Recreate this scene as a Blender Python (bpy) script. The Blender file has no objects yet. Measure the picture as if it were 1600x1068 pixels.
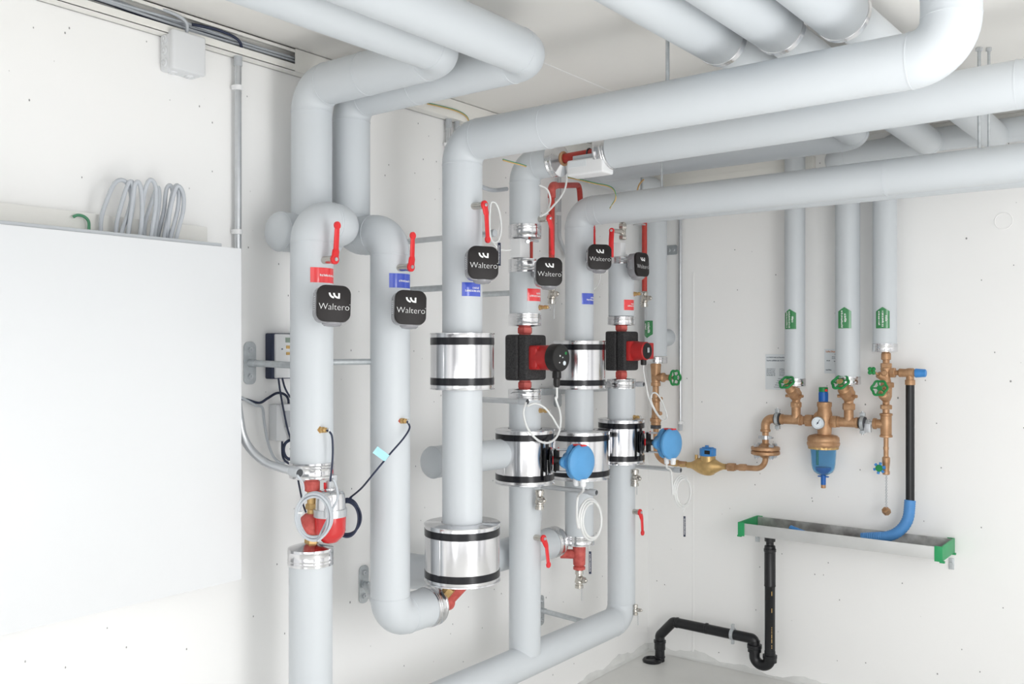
import bpy, bmesh, math, random
from mathutils import Vector, Matrix

random.seed(7)
V = Vector
sc = bpy.context.scene
C = sc.collection
PI = math.pi

# ------------------------------------------------------------------ camera
CAM = V((2.449, -4.362, 1.6)); YAW = math.radians(37.67); FPX = 1444.0; CX = 800.0; CY = 545.5
cd = bpy.data.cameras.new('camera'); cam = bpy.data.objects.new('camera', cd); C.objects.link(cam)
cam.location = CAM; cam.rotation_euler = (PI/2, 0, YAW)
cd.sensor_width = 36.0; cd.lens = 36.0*FPX/1600.0; cd.shift_y = (CY-534.0)/1600.0; cd.clip_start = 0.05
sc.camera = cam

# ------------------------------------------------------------------ light
sc.view_settings.view_transform = 'Standard'; sc.view_settings.look = 'None'
sc.view_settings.gamma = 1; sc.view_settings.use_curve_mapping = False
sc.view_settings.exposure = 0.38
w = bpy.data.worlds.new('world'); sc.world = w; w.use_nodes = True
nt = w.node_tree; bg = nt.nodes['Background']
tc = nt.nodes.new('ShaderNodeTexCoord'); nz = nt.nodes.new('ShaderNodeTexNoise'); mp = nt.nodes.new('ShaderNodeMapping')
cr = nt.nodes.new('ShaderNodeValToRGB')
mp.inputs['Scale'].default_value = (3.2, 3.2, 0.35); nz.inputs['Scale'].default_value = 1.0; nz.inputs['Detail'].default_value = 1.0
nt.links.new(tc.outputs['Generated'], mp.inputs['Vector']); nt.links.new(mp.outputs['Vector'], nz.inputs['Vector'])
nt.links.new(nz.outputs['Fac'], cr.inputs['Fac']); nt.links.new(cr.outputs['Color'], bg.inputs['Color'])
cr.color_ramp.elements[0].position = 0.40; cr.color_ramp.elements[0].color = (0.50, 0.50, 0.51, 1)
cr.color_ramp.elements[1].position = 0.58; cr.color_ramp.elements[1].color = (1.0, 1.0, 1.0, 1)
bg.inputs['Strength'].default_value = 0.92

def area(name, loc, target, sx, sy, power, col=(1, 1, 1)):
    l = bpy.data.lights.new(name, 'AREA'); l.shape = 'RECTANGLE'; l.size = sx; l.size_y = sy
    l.energy = power; l.color = col
    o = bpy.data.objects.new(name, l); C.objects.link(o); o.location = loc
    o.rotation_euler = (V(target)-V(loc)).to_track_quat('-Z', 'Y').to_euler(); return o
def lamp(name, loc, radius, power):
    l = bpy.data.lights.new(name, 'POINT'); l.shadow_soft_size = radius; l.energy = power
    o = bpy.data.objects.new(name, l); C.objects.link(o); o.location = loc; return o
area('daylight_opening', (4.6, -6.4, 1.6), (0.8, -0.8, 1.4), 3.0, 1.9, 12)
lamp('fill_lamp', (3.2, -2.9, 1.55), 0.50, 46)  # unseen lamp added for corner fill, placed to suit the pipe shadow
lamp('fill_lamp', (2.5, -2.75, 0.7), 0.40, 25)  # low fill added out of frame to lift floor and lower right
lamp('fill_lamp', (1.5, -5.2, 0.8), 0.55, 13)  # invented fill near the camera, softens shadows on the lower left wall

# ------------------------------------------------------------------ pixel <-> place
RX, RY = math.cos(YAW), math.sin(YAW)
def at(px, py, X=None, Y=None, Z=None, t=None):
    a = (px-CX)/FPX; b = (CY-py)/FPX
    d = V((RX*a-RY, RY*a+RX, b))
    if X is not None: t = (X-CAM.x)/d.x
    elif Y is not None: t = (Y-CAM.y)/d.y
    elif Z is not None: t = (Z-CAM.z)/d.z
    return CAM + d*t
def proj(p):
    d = V(p)-CAM; r = d.x*RX+d.y*RY; f = -d.x*RY+d.y*RX
    return (CX+FPX*r/f, CY-FPX*d.z/f, f)
def zp(X, Y, py):
    f = proj((X, Y, 1.6))[2]; return 1.6+(CY-py)/FPX*f

# ------------------------------------------------------------------ materials
def lin(c):
    return tuple(((x/255)/12.92 if x/255 <= 0.04045 else (((x/255)+0.055)/1.055)**2.4) for x in c)+(1,)
def mat(name, rgb, rough=0.5, metal=0.0, bump=0.0, bscale=200, var=0.0, vscale=8, coat=0.0, trans=0.0, ior=1.45, dark=None, spec=0.5):
    m = bpy.data.materials.new(name); m.use_nodes = True; n = m.node_tree; b = n.nodes['Principled BSDF']
    b.inputs['Base Color'].default_value = lin(rgb); b.inputs['Roughness'].default_value = rough
    b.inputs['Metallic'].default_value = metal; b.inputs['Coat Weight'].default_value = coat
    b.inputs['Transmission Weight'].default_value = trans; b.inputs['IOR'].default_value = ior
    b.inputs['Specular IOR Level'].default_value = spec
    co = n.nodes.new('ShaderNodeTexCoord')
    no = n.nodes.new('ShaderNodeTexNoise'); no.inputs['Scale'].default_value = vscale; no.inputs['Detail'].default_value = 4
    n.links.new(co.outputs['Object'], no.inputs['Vector'])
    r = n.nodes.new('ShaderNodeValToRGB'); r.color_ramp.elements[0].position = 0.35; r.color_ramp.elements[1].position = 0.65
    c = lin(rgb); d = lin(dark) if dark else tuple(x*(1-var) for x in c[:3])+(1,)
    r.color_ramp.elements[0].color = d; r.color_ramp.elements[1].color = c
    n.links.new(no.outputs['Fac'], r.inputs['Fac']); n.links.new(r.outputs['Color'], b.inputs['Base Color'])
    if bump:
        n2 = n.nodes.new('ShaderNodeTexNoise'); n2.inputs['Scale'].default_value = bscale
        n.links.new(co.outputs['Object'], n2.inputs['Vector'])
        bp = n.nodes.new('ShaderNodeBump'); bp.inputs['Strength'].default_value = bump; bp.inputs['Distance'].default_value = 0.002
        n.links.new(n2.outputs['Fac'], bp.inputs['Height']); n.links.new(bp.outputs['Normal'], b.inputs['Normal'])
    return m
def concrete(name, rgb, specks=True):
    """painted concrete: soft tone patches, sparse bug holes and scratches, fine bump"""
    m = mat(name, rgb, 0.75, bump=0.18, bscale=14, var=0.015, vscale=1.7)
    n = m.node_tree; b = n.nodes['Principled BSDF']
    src = b.inputs['Base Color'].links[0].from_socket
    co = n.nodes.new('ShaderNodeTexCoord')
    if specks:
        last = src
        for sc_, lo, hi, thr in ((9, 0.026, 0.040, 0.50), (3.4, 0.010, 0.017, 0.45), (26, 0.05, 0.08, 0.72)):
            vo = n.nodes.new('ShaderNodeTexVoronoi'); vo.inputs['Scale'].default_value = sc_
            mpn = n.nodes.new('ShaderNodeMapping'); mpn.inputs['Scale'].default_value = (1, 1.25, 0.8); mpn.inputs['Rotation'].default_value = (0.3, 0.2, 0.5)
            n.links.new(co.outputs['Object'], mpn.inputs['Vector']); n.links.new(mpn.outputs['Vector'], vo.inputs['Vector'])
            r = n.nodes.new('ShaderNodeValToRGB'); r.color_ramp.elements[0].position = lo; r.color_ramp.elements[1].position = hi
            r.color_ramp.elements[0].color = (1, 1, 1, 1); r.color_ramp.elements[1].color = (0, 0, 0, 1)
            n.links.new(vo.outputs['Distance'], r.inputs['Fac'])
            sp = n.nodes.new('ShaderNodeSeparateColor'); n.links.new(vo.outputs['Color'], sp.inputs[0])
            gt = n.nodes.new('ShaderNodeMath'); gt.operation = 'GREATER_THAN'; gt.inputs[1].default_value = thr
            n.links.new(sp.outputs[0], gt.inputs[0])
            mu = n.nodes.new('ShaderNodeMath'); mu.operation = 'MULTIPLY'
            n.links.new(r.outputs['Color'], mu.inputs[0]); n.links.new(gt.outputs[0], mu.inputs[1])
            mx = n.nodes.new('ShaderNodeMix'); mx.data_type = 'RGBA'
            n.links.new(mu.outputs[0], mx.inputs['Factor']); n.links.new(last, mx.inputs['A'])
            mx.inputs['B'].default_value = lin((140, 140, 140)); last = mx.outputs['Result']
        n.links.new(last, b.inputs['Base Color'])
    return m

M = {}
M['wall'] = concrete('painted_concrete', (248, 248, 247))
M['ceiling'] = concrete('ceiling_paint', (240, 238, 234), False)
M['floor'] = mat('floor_paint', (222, 222, 219), 0.35, bump=0.1, bscale=8, var=0.06, vscale=3)
M['cove'] = mat('floor_cove_paint', (228, 229, 227), 0.5, var=0.08, vscale=14, bump=0.4, bscale=40)
M['jacket'] = mat('pipe_jacket_plastic', (206, 211, 215), 0.42, var=0.012, vscale=5, bump=0.04, bscale=30)
M['alu'] = mat('aluminium_sheet', (226, 226, 228), 0.17, 1.0, var=0.05, vscale=14, bump=0.03, bscale=60)
M['galv'] = mat('galvanised_steel', (200, 205, 208), 0.36, 0.6, var=0.12, vscale=60)
M['tape'] = mat('black_tape', (16, 17, 24), 0.24, var=0.1, vscale=20)
M['red'] = mat('red_lever_plastic', (226, 48, 52), 0.35, var=0.04)
M['bowlred'] = mat('red_enamel_bowl', (206, 42, 44), 0.22, var=0.06, coat=0.5)
M['fitting'] = mat('red_oxide_fitting', (204, 98, 90), 0.5, bump=0.3, bscale=180, dark=(184, 76, 70), vscale=60)
M['redpipe'] = mat('red_painted_pipe', (186, 62, 52), 0.42, var=0.12, vscale=40)
M['pumpred'] = mat('pump_red_enamel', (184, 42, 42), 0.42, bump=0.2, bscale=220, var=0.1, vscale=40)
M['brass'] = mat('brass', (208, 174, 118), 0.36, 0.6, var=0.15, vscale=40)
M['bronze'] = mat('cast_bronze', (198, 158, 122), 0.42, 0.42, bump=0.3, bscale=240, dark=(172, 132, 96), vscale=30)
M['nickel'] = mat('nickel_plate', (205, 200, 192), 0.22, 0.95, var=0.1, vscale=60)
M['steel'] = mat('steel', (208, 211, 214), 0.3, 0.75, var=0.06, vscale=40)
M['green'] = mat('green_plastic', (36, 138, 72), 0.4, var=0.1, vscale=60)
M['greenend'] = mat('green_end_plate', (44, 158, 98), 0.45, var=0.06, vscale=20)
M['blue'] = mat('blue_enamel', (92, 160, 214), 0.42, bump=0.2, bscale=160, var=0.06, vscale=20)
M['bluecap'] = mat('blue_plastic', (28, 98, 178), 0.35, var=0.05)
M['bluemid'] = mat('mid_blue_plastic', (66, 140, 210), 0.4, var=0.06, vscale=30)
M['hoseblue'] = mat('blue_corrugated_hose', (84, 146, 208), 0.5, var=0.06, vscale=50)
M['bowl'] = mat('blue_clear_bowl', (168, 214, 242), 0.08, trans=0.9, ior=1.15, var=0.0)
M['black'] = mat('black_plastic', (30, 29, 29), 0.42, var=0.06, vscale=30)
M['cap'] = mat('device_black', (40, 37, 37), 0.45, var=0.04, vscale=20, spec=0.3)
M['foam'] = mat('black_pump_foam', (60, 59, 60), 0.7, bump=0.5, bscale=260, dark=(34, 34, 35), vscale=160)
M['drain'] = mat('black_drain_plastic', (26, 27, 30), 0.32, var=0.08, vscale=10)
M['white'] = mat('white_plastic', (238, 239, 240), 0.35, var=0.01)
M['cabinet'] = mat('cabinet_enamel', (229, 231, 233), 0.4, var=0.008, vscale=2)
M['trunk'] = mat('trunking_plastic', (240, 239, 234), 0.45, var=0.015, vscale=4)
M['grey'] = mat('grey_plastic', (186, 190, 194), 0.45, var=0.03)
M['boxgrey'] = mat('junction_box_plastic', (224, 226, 228), 0.45, var=0.01)
M['smoke'] = mat('smoky_base_plastic', (150, 150, 154), 0.25, var=0.1, vscale=30, coat=0.3)
M['cablew'] = mat('white_cable', (230, 231, 230), 0.45, var=0.02)
M['cableg'] = mat('grey_cable', (192, 197, 203), 0.45, var=0.04)
M['cabled'] = mat('dark_blue_cable', (42, 50, 74), 0.4, var=0.1)
M['wireg'] = mat('green_wire', (86, 152, 116), 0.45, var=0.1)
M['wirey'] = mat('yellow_wire', (226, 182, 118), 0.45, var=0.1)
M['sred'] = mat('red_sticker', (240, 62, 66), 0.16, var=0.0, coat=0.6)
M['sblue'] = mat('blue_sticker', (70, 92, 200), 0.16, var=0.0, coat=0.6)
M['sgreen'] = mat('green_sticker', (56, 134, 80), 0.22, var=0.0, coat=0.4)
M['slight'] = mat('cyan_tag', (176, 228, 240), 0.3, var=0.02)
M['paper'] = mat('paper', (230, 235, 238), 0.6, var=0.01)
M['ink'] = mat('grey_ink', (110, 120, 132), 0.7)
M['inko'] = mat('orange_ink', (214, 150, 110), 0.7)
M['print'] = mat('white_print', (244, 244, 244), 0.5)
M['dial'] = mat('dial_white', (226, 234, 240), 0.3)
M['sock'] = mat('grey_rubber', (70, 72, 76), 0.6)
M['rust'] = mat('weathered_galvanised', (198, 198, 196), 0.5, 0.4, dark=(146, 144, 142), vscale=16)
M['troughface'] = mat('trough_sheet', (206, 207, 206), 0.45, 0.45, var=0.06, vscale=10)
M['gold'] = mat('control_ochre', (214, 176, 108), 0.5)
M['lcd'] = mat('display_grey_green', (150, 166, 152), 0.3)

# ------------------------------------------------------------------ mesh builder
def basis(d):
    d = V(d).normalized(); u = d.cross(V((0, 0, 1)))
    if u.length < 1e-4: u = V((1, 0, 0))
    u.normalize(); return u, d.cross(u).normalized(), d
def frame(o, x, y, z):
    return Matrix(((x[0], y[0], z[0], o[0]), (x[1], y[1], z[1], o[1]), (x[2], y[2], z[2], o[2]), (0, 0, 0, 1)))
def bend(pts, R=0.08, n=10):
    pts = [V(p) for p in pts]; pts = [p for i, p in enumerate(pts) if i == 0 or (p-pts[i-1]).length > 1e-6]; out = [pts[0]]
    for i in range(1, len(pts)-1):
        a, b, c = pts[i-1], pts[i], pts[i+1]
        u = (a-b); v = (c-b); lu, lv = u.length, v.length; u /= lu; v /= lv
        ang = math.acos(max(-1, min(1, u.dot(v))))
        if ang > PI-0.02: out.append(b); continue
        r = R[i-1] if isinstance(R, (list, tuple)) else R
        tlen = min(r/math.tan(ang/2), 0.49*lu if i > 1 else 0.98*lu, 0.49*lv if i < len(pts)-2 else 0.98*lv)
        r = tlen*math.tan(ang/2); p = b+u*tlen; bis = (u+v).normalized(); ctr = b+bis*(r/math.sin(ang/2))
        e1 = (p-ctr).normalized(); q = b+v*tlen; e2v = (q-ctr).normalized(); th = math.acos(max(-1, min(1, e1.dot(e2v))))
        nn = e2v-e1*e1.dot(e2v); nn.normalize()
        for k in range(n+1):
            s = th*k/n; out.append(ctr+(e1*math.cos(s)+nn*math.sin(s))*r)
    out.append(pts[-1]); return out
def smoothpath(pts, n=6, closed=False):
    pts = [V(p) for p in pts]; out = []; N = len(pts)
    rng = range(N if closed else N-1)
    g = (lambda i: pts[i % N]) if closed else (lambda i: pts[max(0, min(N-1, i))])
    for i in rng:
        p0, p1, p2, p3 = g(i-1), g(i), g(i+1), g(i+2)
        for k in range(n):
            s = k/n
            out.append(0.5*((2*p1)+(p2-p0)*s+(2*p0-5*p1+4*p2-p3)*s*s+(3*p1-p0-3*p2+p3)*s**3))
    if not closed: out.append(pts[-1])
    return out
class MB:
    def __init__(s, Mx=None): s.v = []; s.f = []; s.M = Mx
    def add(s, vs, fs):
        k = len(s.v); s.v += [(s.M @ V(p)) if s.M else V(p) for p in vs]; s.f += [tuple(i+k for i in f) for f in fs]; return s
    def tube(s, path, r, seg=16, closed=False, cap=True, radii=None, flat=None):
        path = [V(p) for p in path]; q = [path[0]]
        for p in path[1:]:
            if (p-q[-1]).length > 1e-5: q.append(p)
        if closed and (q[0]-q[-1]).length < 1e-5: q.pop()
        path = q; N = len(path); vs = []; fs = []
        T = []
        for i in range(N):
            a = path[i-1] if (i > 0 or closed) else path[i]; b = path[(i+1) % N] if (i < N-1 or closed) else path[i]
            T.append((b-a).normalized())
        u, v, _ = basis(T[0])
        if flat: u = V(flat[0]); u = (u-T[0]*u.dot(T[0])).normalized()
        for i in range(N):
            u = (u-T[i]*u.dot(T[i])).normalized(); v = T[i].cross(u)
            rr = radii[min(i, len(radii)-1)] if radii else r
            k = flat[1] if flat else 1
            for j in range(seg):
                a = 2*PI*j/seg; vs.append(path[i]+u*math.cos(a)*rr*k+v*math.sin(a)*rr)
        for i in range(N if closed else N-1):
            for j in range(seg):
                a = i*seg+j; b = i*seg+(j+1) % seg; c = ((i+1) % N)*seg+(j+1) % seg; d = ((i+1) % N)*seg+j
                fs.append((a, b, c, d))
        if cap and not closed:
            fs.append(tuple(range(seg-1, -1, -1))); fs.append(tuple(range((N-1)*seg, N*seg)))
        return s.add(vs, fs)
    def lathe(s, o, d, prof, seg=32, mod=None, hollow=False):
        """prof: (height, radius) pairs along d from o; closed to the axis at both ends"""
        o = V(o); u, v, d = basis(d); vs = []; fs = []; N = len(prof)
        for h, r in prof:
            for j in range(seg):
                a = 2*PI*j/seg; rr = r*(mod(a) if mod else 1); vs.append(o+d*h+u*math.cos(a)*rr+v*math.sin(a)*rr)
        for i in range(N if hollow else N-1):
            k = (i+1) % N
            for j in range(seg): fs.append((i*seg+j, i*seg+(j+1) % seg, k*seg+(j+1) % seg, k*seg+j))
        if not hollow: fs.append(tuple(range(seg-1, -1, -1))); fs.append(tuple(range((N-1)*seg, N*seg)))
        return s.add(vs, fs)
    def cyl(s, a, b, r, seg=20, r2=None, bv=0.0):
        a = V(a); b = V(b); L = (b-a).length; r2 = r if r2 is None else r2
        bv = min(bv, L*0.4, r*0.5)
        p = [(0, r-bv), (bv, r), (L-bv, r2), (L, r2-bv)] if bv else [(0, r), (L, r2)]
        return s.lathe(a, b-a, p, seg)
    def hexn(s, a, b, r):
        L = (V(b)-V(a)).length; return s.lathe(a, V(b)-V(a), [(0, r*0.9), (L*0.12, r), (L*0.88, r), (L, r*0.9)], 6)
    def box(s, c, size, rot=None, bv=0.0, seg=2):
        bm = bmesh.new(); bmesh.ops.create_cube(bm, size=1)
        for x in bm.verts: x.co = V((x.co.x*size[0], x.co.y*size[1], x.co.z*size[2]))
        if bv: bmesh.ops.bevel(bm, geom=list(bm.edges), offset=bv, segments=seg, profile=0.6, affect='EDGES')
        bm.verts.index_update(); R = rot or Matrix.Identity(3); c = V(c)
        s.add([c+R @ x.co for x in bm.verts], [tuple(x.index for x in f.verts) for f in bm.faces]); bm.free(); return s
    def prism(s, poly, F, z0, z1, inset=0.0):
        """poly in the xy plane of the frame F, extruded from z0 to z1, top ring inset"""
        n = len(poly); cx = sum(p[0] for p in poly)/n; cy = sum(p[1] for p in poly)/n
        def ring(z, k): return [F @ V((cx+(p[0]-cx)*k, cy+(p[1]-cy)*k, z)) for p in poly]
        R = max(math.hypot(p[0]-cx, p[1]-cy) for p in poly)
        if inset:
            k1 = 1-inset/R; k2 = 1-inset*0.3/R; dz = inset if z1 > z0 else -inset
            rings = [ring(z0, k1), ring(z0+dz*0.7, 1) if False else ring(z0+dz*0.6, k2), ring(z0+dz, 1), ring(z1-dz, 1), ring(z1-dz*0.6, k2) if False else ring(z1-dz*0.3, k2), ring(z1, k1)]
        else: rings = [ring(z0, 1), ring(z1, 1)]
        vs = [p for r in rings for p in r]; fs = []
        for i in range(len(rings)-1):
            for j in range(n): fs.append((i*n+j, i*n+(j+1) % n, (i+1)*n+(j+1) % n, (i+1)*n+j))
        fs.append(tuple(range(n-1, -1, -1))); fs.append(tuple(range((len(rings)-1)*n, len(rings)*n)))
        return s.add(vs, fs)
    def ball(s, c, r, sc3=(1, 1, 1)):
        bm = bmesh.new(); bmesh.ops.create_uvsphere(bm, u_segments=20, v_segments=12, radius=r); bm.verts.index_update()
        s.add([V(c)+V((x.co.x*sc3[0], x.co.y*sc3[1], x.co.z*sc3[2])) for x in bm.verts], [tuple(x.index for x in f.verts) for f in bm.faces]); bm.free(); return s
    def ring(s, c, n, R, r, seg=10, N=36, mod=None):
        u, v, _ = basis(n); c = V(c)
        return s.tube([c+(u*math.cos(2*PI*i/N)+v*math.sin(2*PI*i/N))*R*(mod(2*PI*i/N) if mod else 1) for i in range(N)], r, seg, closed=True)
    def build(s, name, m, parent=None, label=None, flatshade=False):
        me = bpy.data.meshes.new(name); o = bpy.data.objects.new(name, me); C.objects.link(o)
        root = parent
        while root is not None and root.parent is not None: root = root.parent
        off = V(root.location) if root else sum(s.v, V((0, 0, 0)))/max(1, len(s.v))
        me.from_pydata([tuple(p-off) for p in s.v], [], s.f); me.materials.append(M[m])
        bm = bmesh.new(); bm.from_mesh(me); bmesh.ops.recalc_face_normals(bm, faces=bm.faces); bm.to_mesh(me); bm.free()
        me.shade_smooth(); me.set_sharp_from_angle(angle=math.radians(38))
        if parent is not None: o.parent = parent
        else: o.location = off
        if label: o['label'] = label
        return o
def tag(o, label, cat, group=None, kind=None):
    if label: o['label'] = label
    if cat: o['category'] = cat
    if group: o['group'] = group
    if kind: o['kind'] = kind
    return o
def thing(name, label, cat, loc, group=None):
    o = bpy.data.objects.new(name, None); C.objects.link(o); o.location = V(loc); o.empty_display_size = 0.02
    return tag(o, label, cat, group)
def struct(mb, name, m): o = mb.build(name, m); o['kind'] = 'structure'; return o
def rrect(w_, h_, r, n=6):
    out = []
    for cx, cy, a0 in ((w_/2-r, h_/2-r, 0), (-w_/2+r, h_/2-r, PI/2), (-w_/2+r, -h_/2+r, PI), (w_/2-r, -h_/2+r, 1.5*PI)):
        for k in range(n+1): a = a0+PI/2*k/n; out.append((cx+r*math.cos(a), cy+r*math.sin(a)))
    return out
def glyphs(n, hgt, seed):
    """tiny unreadable lettering: per letter one to three strokes, as boxes (x0,y0,x1,y1)"""
    rnd = random.Random(seed); out = []; x = 0; wd = hgt*0.62
    for i in range(n):
        k = rnd.choice('nlcehui')
        if k in 'nhlu': out.append((x, 0, x+wd*.28, hgt*(1 if k in 'hl' else .75)))
        if k in 'nhu': out.append((x+wd*.6, 0, x+wd*.85, hgt*.7))
        if k in 'nh': out.append((x, hgt*.5, x+wd*.8, hgt*.75))
        if k == 'u': out.append((x, 0, x+wd*.8, hgt*.22))
        if k in 'ce': out += [(x, 0, x+wd*.26, hgt*.75), (x, 0, x+wd*.7, hgt*.2), (x, hgt*.55, x+wd*.7, hgt*.75)]
        if k == 'i': out.append((x+wd*.2, 0, x+wd*.5, hgt*.75))
        x += wd*(0.6 if k in 'li' else 1)
    return out, x

# ================================================================== THE ROOM
CEIL = 2.585
m = MB(); m.box((2.4, -3.2, -0.05), (4.9, 6.5, 0.1)); struct(m, 'floor', 'floor')
m = MB(); m.box((-0.1, -3.2, CEIL/2), (0.2, 6.8, CEIL+0.2)); struct(m, 'wall_left', 'wall')
m = MB(); m.box((2.4, 0.1, CEIL/2), (5.0, 0.2, CEIL+0.2)); struct(m, 'wall_right', 'wall')
m = MB(); m.box((2.4, -3.2, CEIL+0.05), (4.9, 6.5, 0.1)); struct(m, 'ceiling', 'ceiling')
# ragged painted cove where floor paint runs up the walls
def cove(name, along):
    rnd = random.Random(3); m = MB(); n = 160; L = 4.8 if along == 'Y' else 4.4
    vs = []; fs = []
    for i in range(n+1):
        s = L*i/n; h = 0.022+0.012*math.sin(s*7)+0.010*math.sin(s*23+1)+rnd.uniform(-.005, .006)
        for (dx, dz) in ((0.0, h), (0.003, h*0.7), (0.012, 0.006), (0.03, 0.0008), (0.0, 0.0)):
            vs.append((dx, -s, dz) if along == 'Y' else (s, -dx, dz))
    for i in range(n):
        for j in range(4): a = i*5+j; fs.append((a, a+1, a+6, a+5))
    m.add(vs, fs); return struct(m, name, 'cove')
cove('baseboard_left', 'Y'); cove('baseboard_right', 'X')
# ceiling panel joint and vertical formwork joint in the right wall
m = MB(); m.box((0.593, -3.0, CEIL-0.0006), (0.004, 5.6, 0.0014)); struct(m, 'trim_1', 'wall')
p = at(1083, 400, Y=0); m = MB(); m.box((p.x, -0.0008, 1.0), (0.010, 0.0024, 2.0), bv=0.0008); struct(m, 'trim_2', 'wall')
p = at(1568, 345, Y=0); m = MB(); m.ring((p.x, -0.0006, p.z), (0, 1, 0), 0.034, 0.0022); m.cyl((p.x, 0.0005, p.z), (p.x, -0.0012, p.z), 0.033, 32); struct(m, 'trim_3', 'wall')

# ================================================================== insulated pipes
class Pipe:
    pass
def seams(mb, a, d, r): mb.lathe(V(a)-V(d).normalized()*0.002, d, [(0, r), (0.0004, r+0.0010), (0.0036, r+0.0010), (0.004, r)], 40)
def jacket(root, pts, r, R=None, seamat=(), name='jacket', endround=False):
    R = R or r*1.25; mb = MB(); path = bend(pts, R, 12); mb.tube(path, r, 40)
    pts = [V(p) for p in pts]
    for i in range(1, len(pts)-1):
        u = (pts[i-1]-pts[i]); v = (pts[i+1]-pts[i])
        Ri = R[i-1] if isinstance(R, list) else R
        if u.length > Ri*1.3: seams(mb, pts[i]+u.normalized()*Ri*1.02, u, r)
        if v.length > Ri*1.3: seams(mb, pts[i]+v.normalized()*Ri*1.02, v, r)
    for s in seamat: seams(mb, s[0], s[1], r)
    return mb.build(name, 'jacket', root)
def dome(root, p, d, r):
    mb = MB(); mb.lathe(p, d, [(0, r)]+[(r*.55*math.sin(a), r*math.cos(a)) for a in (.25, .5, .75, 1.0, 1.25, 1.45)], 40); seams(mb, V(p), V(d), r); return mb.build('end_dome', 'jacket', root)
def endcap(root, p, d, r, L=0.05, cone=0.012, inner=0.02, label=None):
    """ribbed aluminium end cap whose sleeve starts at p and runs along d, then closes with a shallow cone"""
    ro = r+0.003; mb = MB()
    prof = [(0, r-0.001), (0, ro), (L*.12, ro), (L*.15, ro+.0012), (L*.2, ro), (L*.3, ro), (L*.33, ro+.0012), (L*.38, ro), (L*.8, ro), (L*.84, ro+.0012), (L*.9, ro), (L, ro), (L+.001, ro-.002), (L+cone, inner), (L+cone+.003, inner-.004)]
    mb.lathe(p, d, prof, 44); return mb.build('end_cap', 'alu', root)
def vface(X, Y, r, px):
    """angle (world) on a vertical pipe whose camera-facing surface shows at image column px"""
    base = math.atan2(CAM.y-Y, CAM.x-X); best = None
    for k in range(-85, 86):
        a = base+math.radians(k); q = proj((X+r*math.cos(a), Y+r*math.sin(a), 1.6))[0]
        if best is None or abs(q-px) < best[0]: best = (abs(q-px), a)
    return best[1]
def sticker(root, X, Y, r, px0, px1, py0, py1, m, lines, point=0, vertical=False, seed=1):
    """film label wrapped on a vertical pipe; lines: [(letters, u0, v0, height)] in label fractions"""
    a0 = vface(X, Y, r, px0); a1 = vface(X, Y, r, px1); zt = zp(X, Y, py0); zb = zp(X, Y, py1)
    def on(u, v, lift):
        a = a0+(a1-a0)*u; rr = r+lift; return V((X+rr*math.cos(a), Y+rr*math.sin(a), zb+(zt-zb)*v))
    mb = MB(); N = 14; vs = []; fs = []
    for i in range(N+1):
        u = i/N; top = 1.0; bot = 0.0
        if point > 0: top = 1.0-point*abs(u-0.5)*2
        if point < 0: bot = -point*abs(u-0.5)*2
        vs += [on(u, bot, 0.0), on(u, bot, 0.0012), on(u, top, 0.0012), on(u, top, 0.0)]
    for i in range(N):
        for j in range(3): a = i*4+j; fs.append((a, a+1, a+5, a+4))
    mb.add(vs, fs); st = mb.build('label_sticker', m, root)
    t = MB()
    for li, (n, u0, v0, h, w_) in enumerate(lines):
        g, tot = glyphs(n, 1.0, seed*10+li)
        for (x0, y0, x1, y1) in g:
            x0 /= tot; x1 /= tot
            if vertical: q = [(u0+y0*h, v0+x0*w_), (u0+y1*h, v0+x0*w_), (u0+y1*h, v0+x1*w_), (u0+y0*h, v0+x1*w_)]
            else: q = [(u0+x0*w_, v0+y0*h), (u0+x1*w_, v0+y0*h), (u0+x1*w_, v0+y1*h), (u0+x0*w_, v0+y1*h)]
            t.add([on(u, v, 0.0018) for u, v in q], [(0, 1, 2, 3)])
    t.build('lettering', 'print', st); return st

RZ = 1.965
# --- left pair of supply pipes in front
P1 = (0.28, -2.535, 0.0635); P2 = (0.33, -2.256, 0.0635)
R1 = (0.15, -2.426, 0.063); R2 = (0.15, -2.258, 0.0615)
t = thing('insulated_pipe', 'white insulated pipe arching over with red sticker, leftmost of the standing pipes', 'pipe', (P1[0], P1[1], zp(P1[0], P1[1], 748)))
z0 = zp(P1[0], P1[1], 722)
jacket(t, [(P1[0], P1[1], z0), (P1[0], P1[1], 1.985), (P1[0], -2.395, 1.985), (0.214, -2.395, 1.985)], P1[2], 0.064)
endcap(t, (P1[0], P1[1], z0+.002), (0, 0, -1), P1[2], 0.045, 0.012, 0.024)
sticker(t, *P1, 485, 521, 420, 443, 'sred', [(14, .28, .42, .16, .6)], seed=3)
t = thing('insulated_pipe', 'white insulated pipe with aluminium cap standing under the red dome valve', 'pipe', (P1[0]-.005, P1[1], 0))
z1 = zp(P1[0], P1[1], 880)
jacket(t, [(P1[0]-.005, P1[1], 0.0), (P1[0]-.005, P1[1], z1)], 0.0645)
endcap(t, (P1[0]-.005, P1[1], z1-.002), (0, 0, 1), 0.0645, 0.05, 0.014, 0.022)

t = thing('insulated_pipe', 'white insulated pipe with blue sticker, elbowed at foot towards lowest aluminium drum', 'pipe', (P2[0], P2[1], 0.7))
zb2 = zp(P2[0], P2[1], 966)
jacket(t, [(0.214, P2[1], 1.972), (P2[0], P2[1], 1.972), (P2[0], P2[1], zb2), (P2[0], -2.09, zb2)], P2[2], 0.07)
endcap(t, (P2[0], -2.092, zb2), (0, 1, 0), P2[2], 0.045, 0.03, 0.03)
sticker(t, *P2, 608, 640, 429, 451, 'sblue', [(12, .36, .42, .15, .56)], seed=4)

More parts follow.
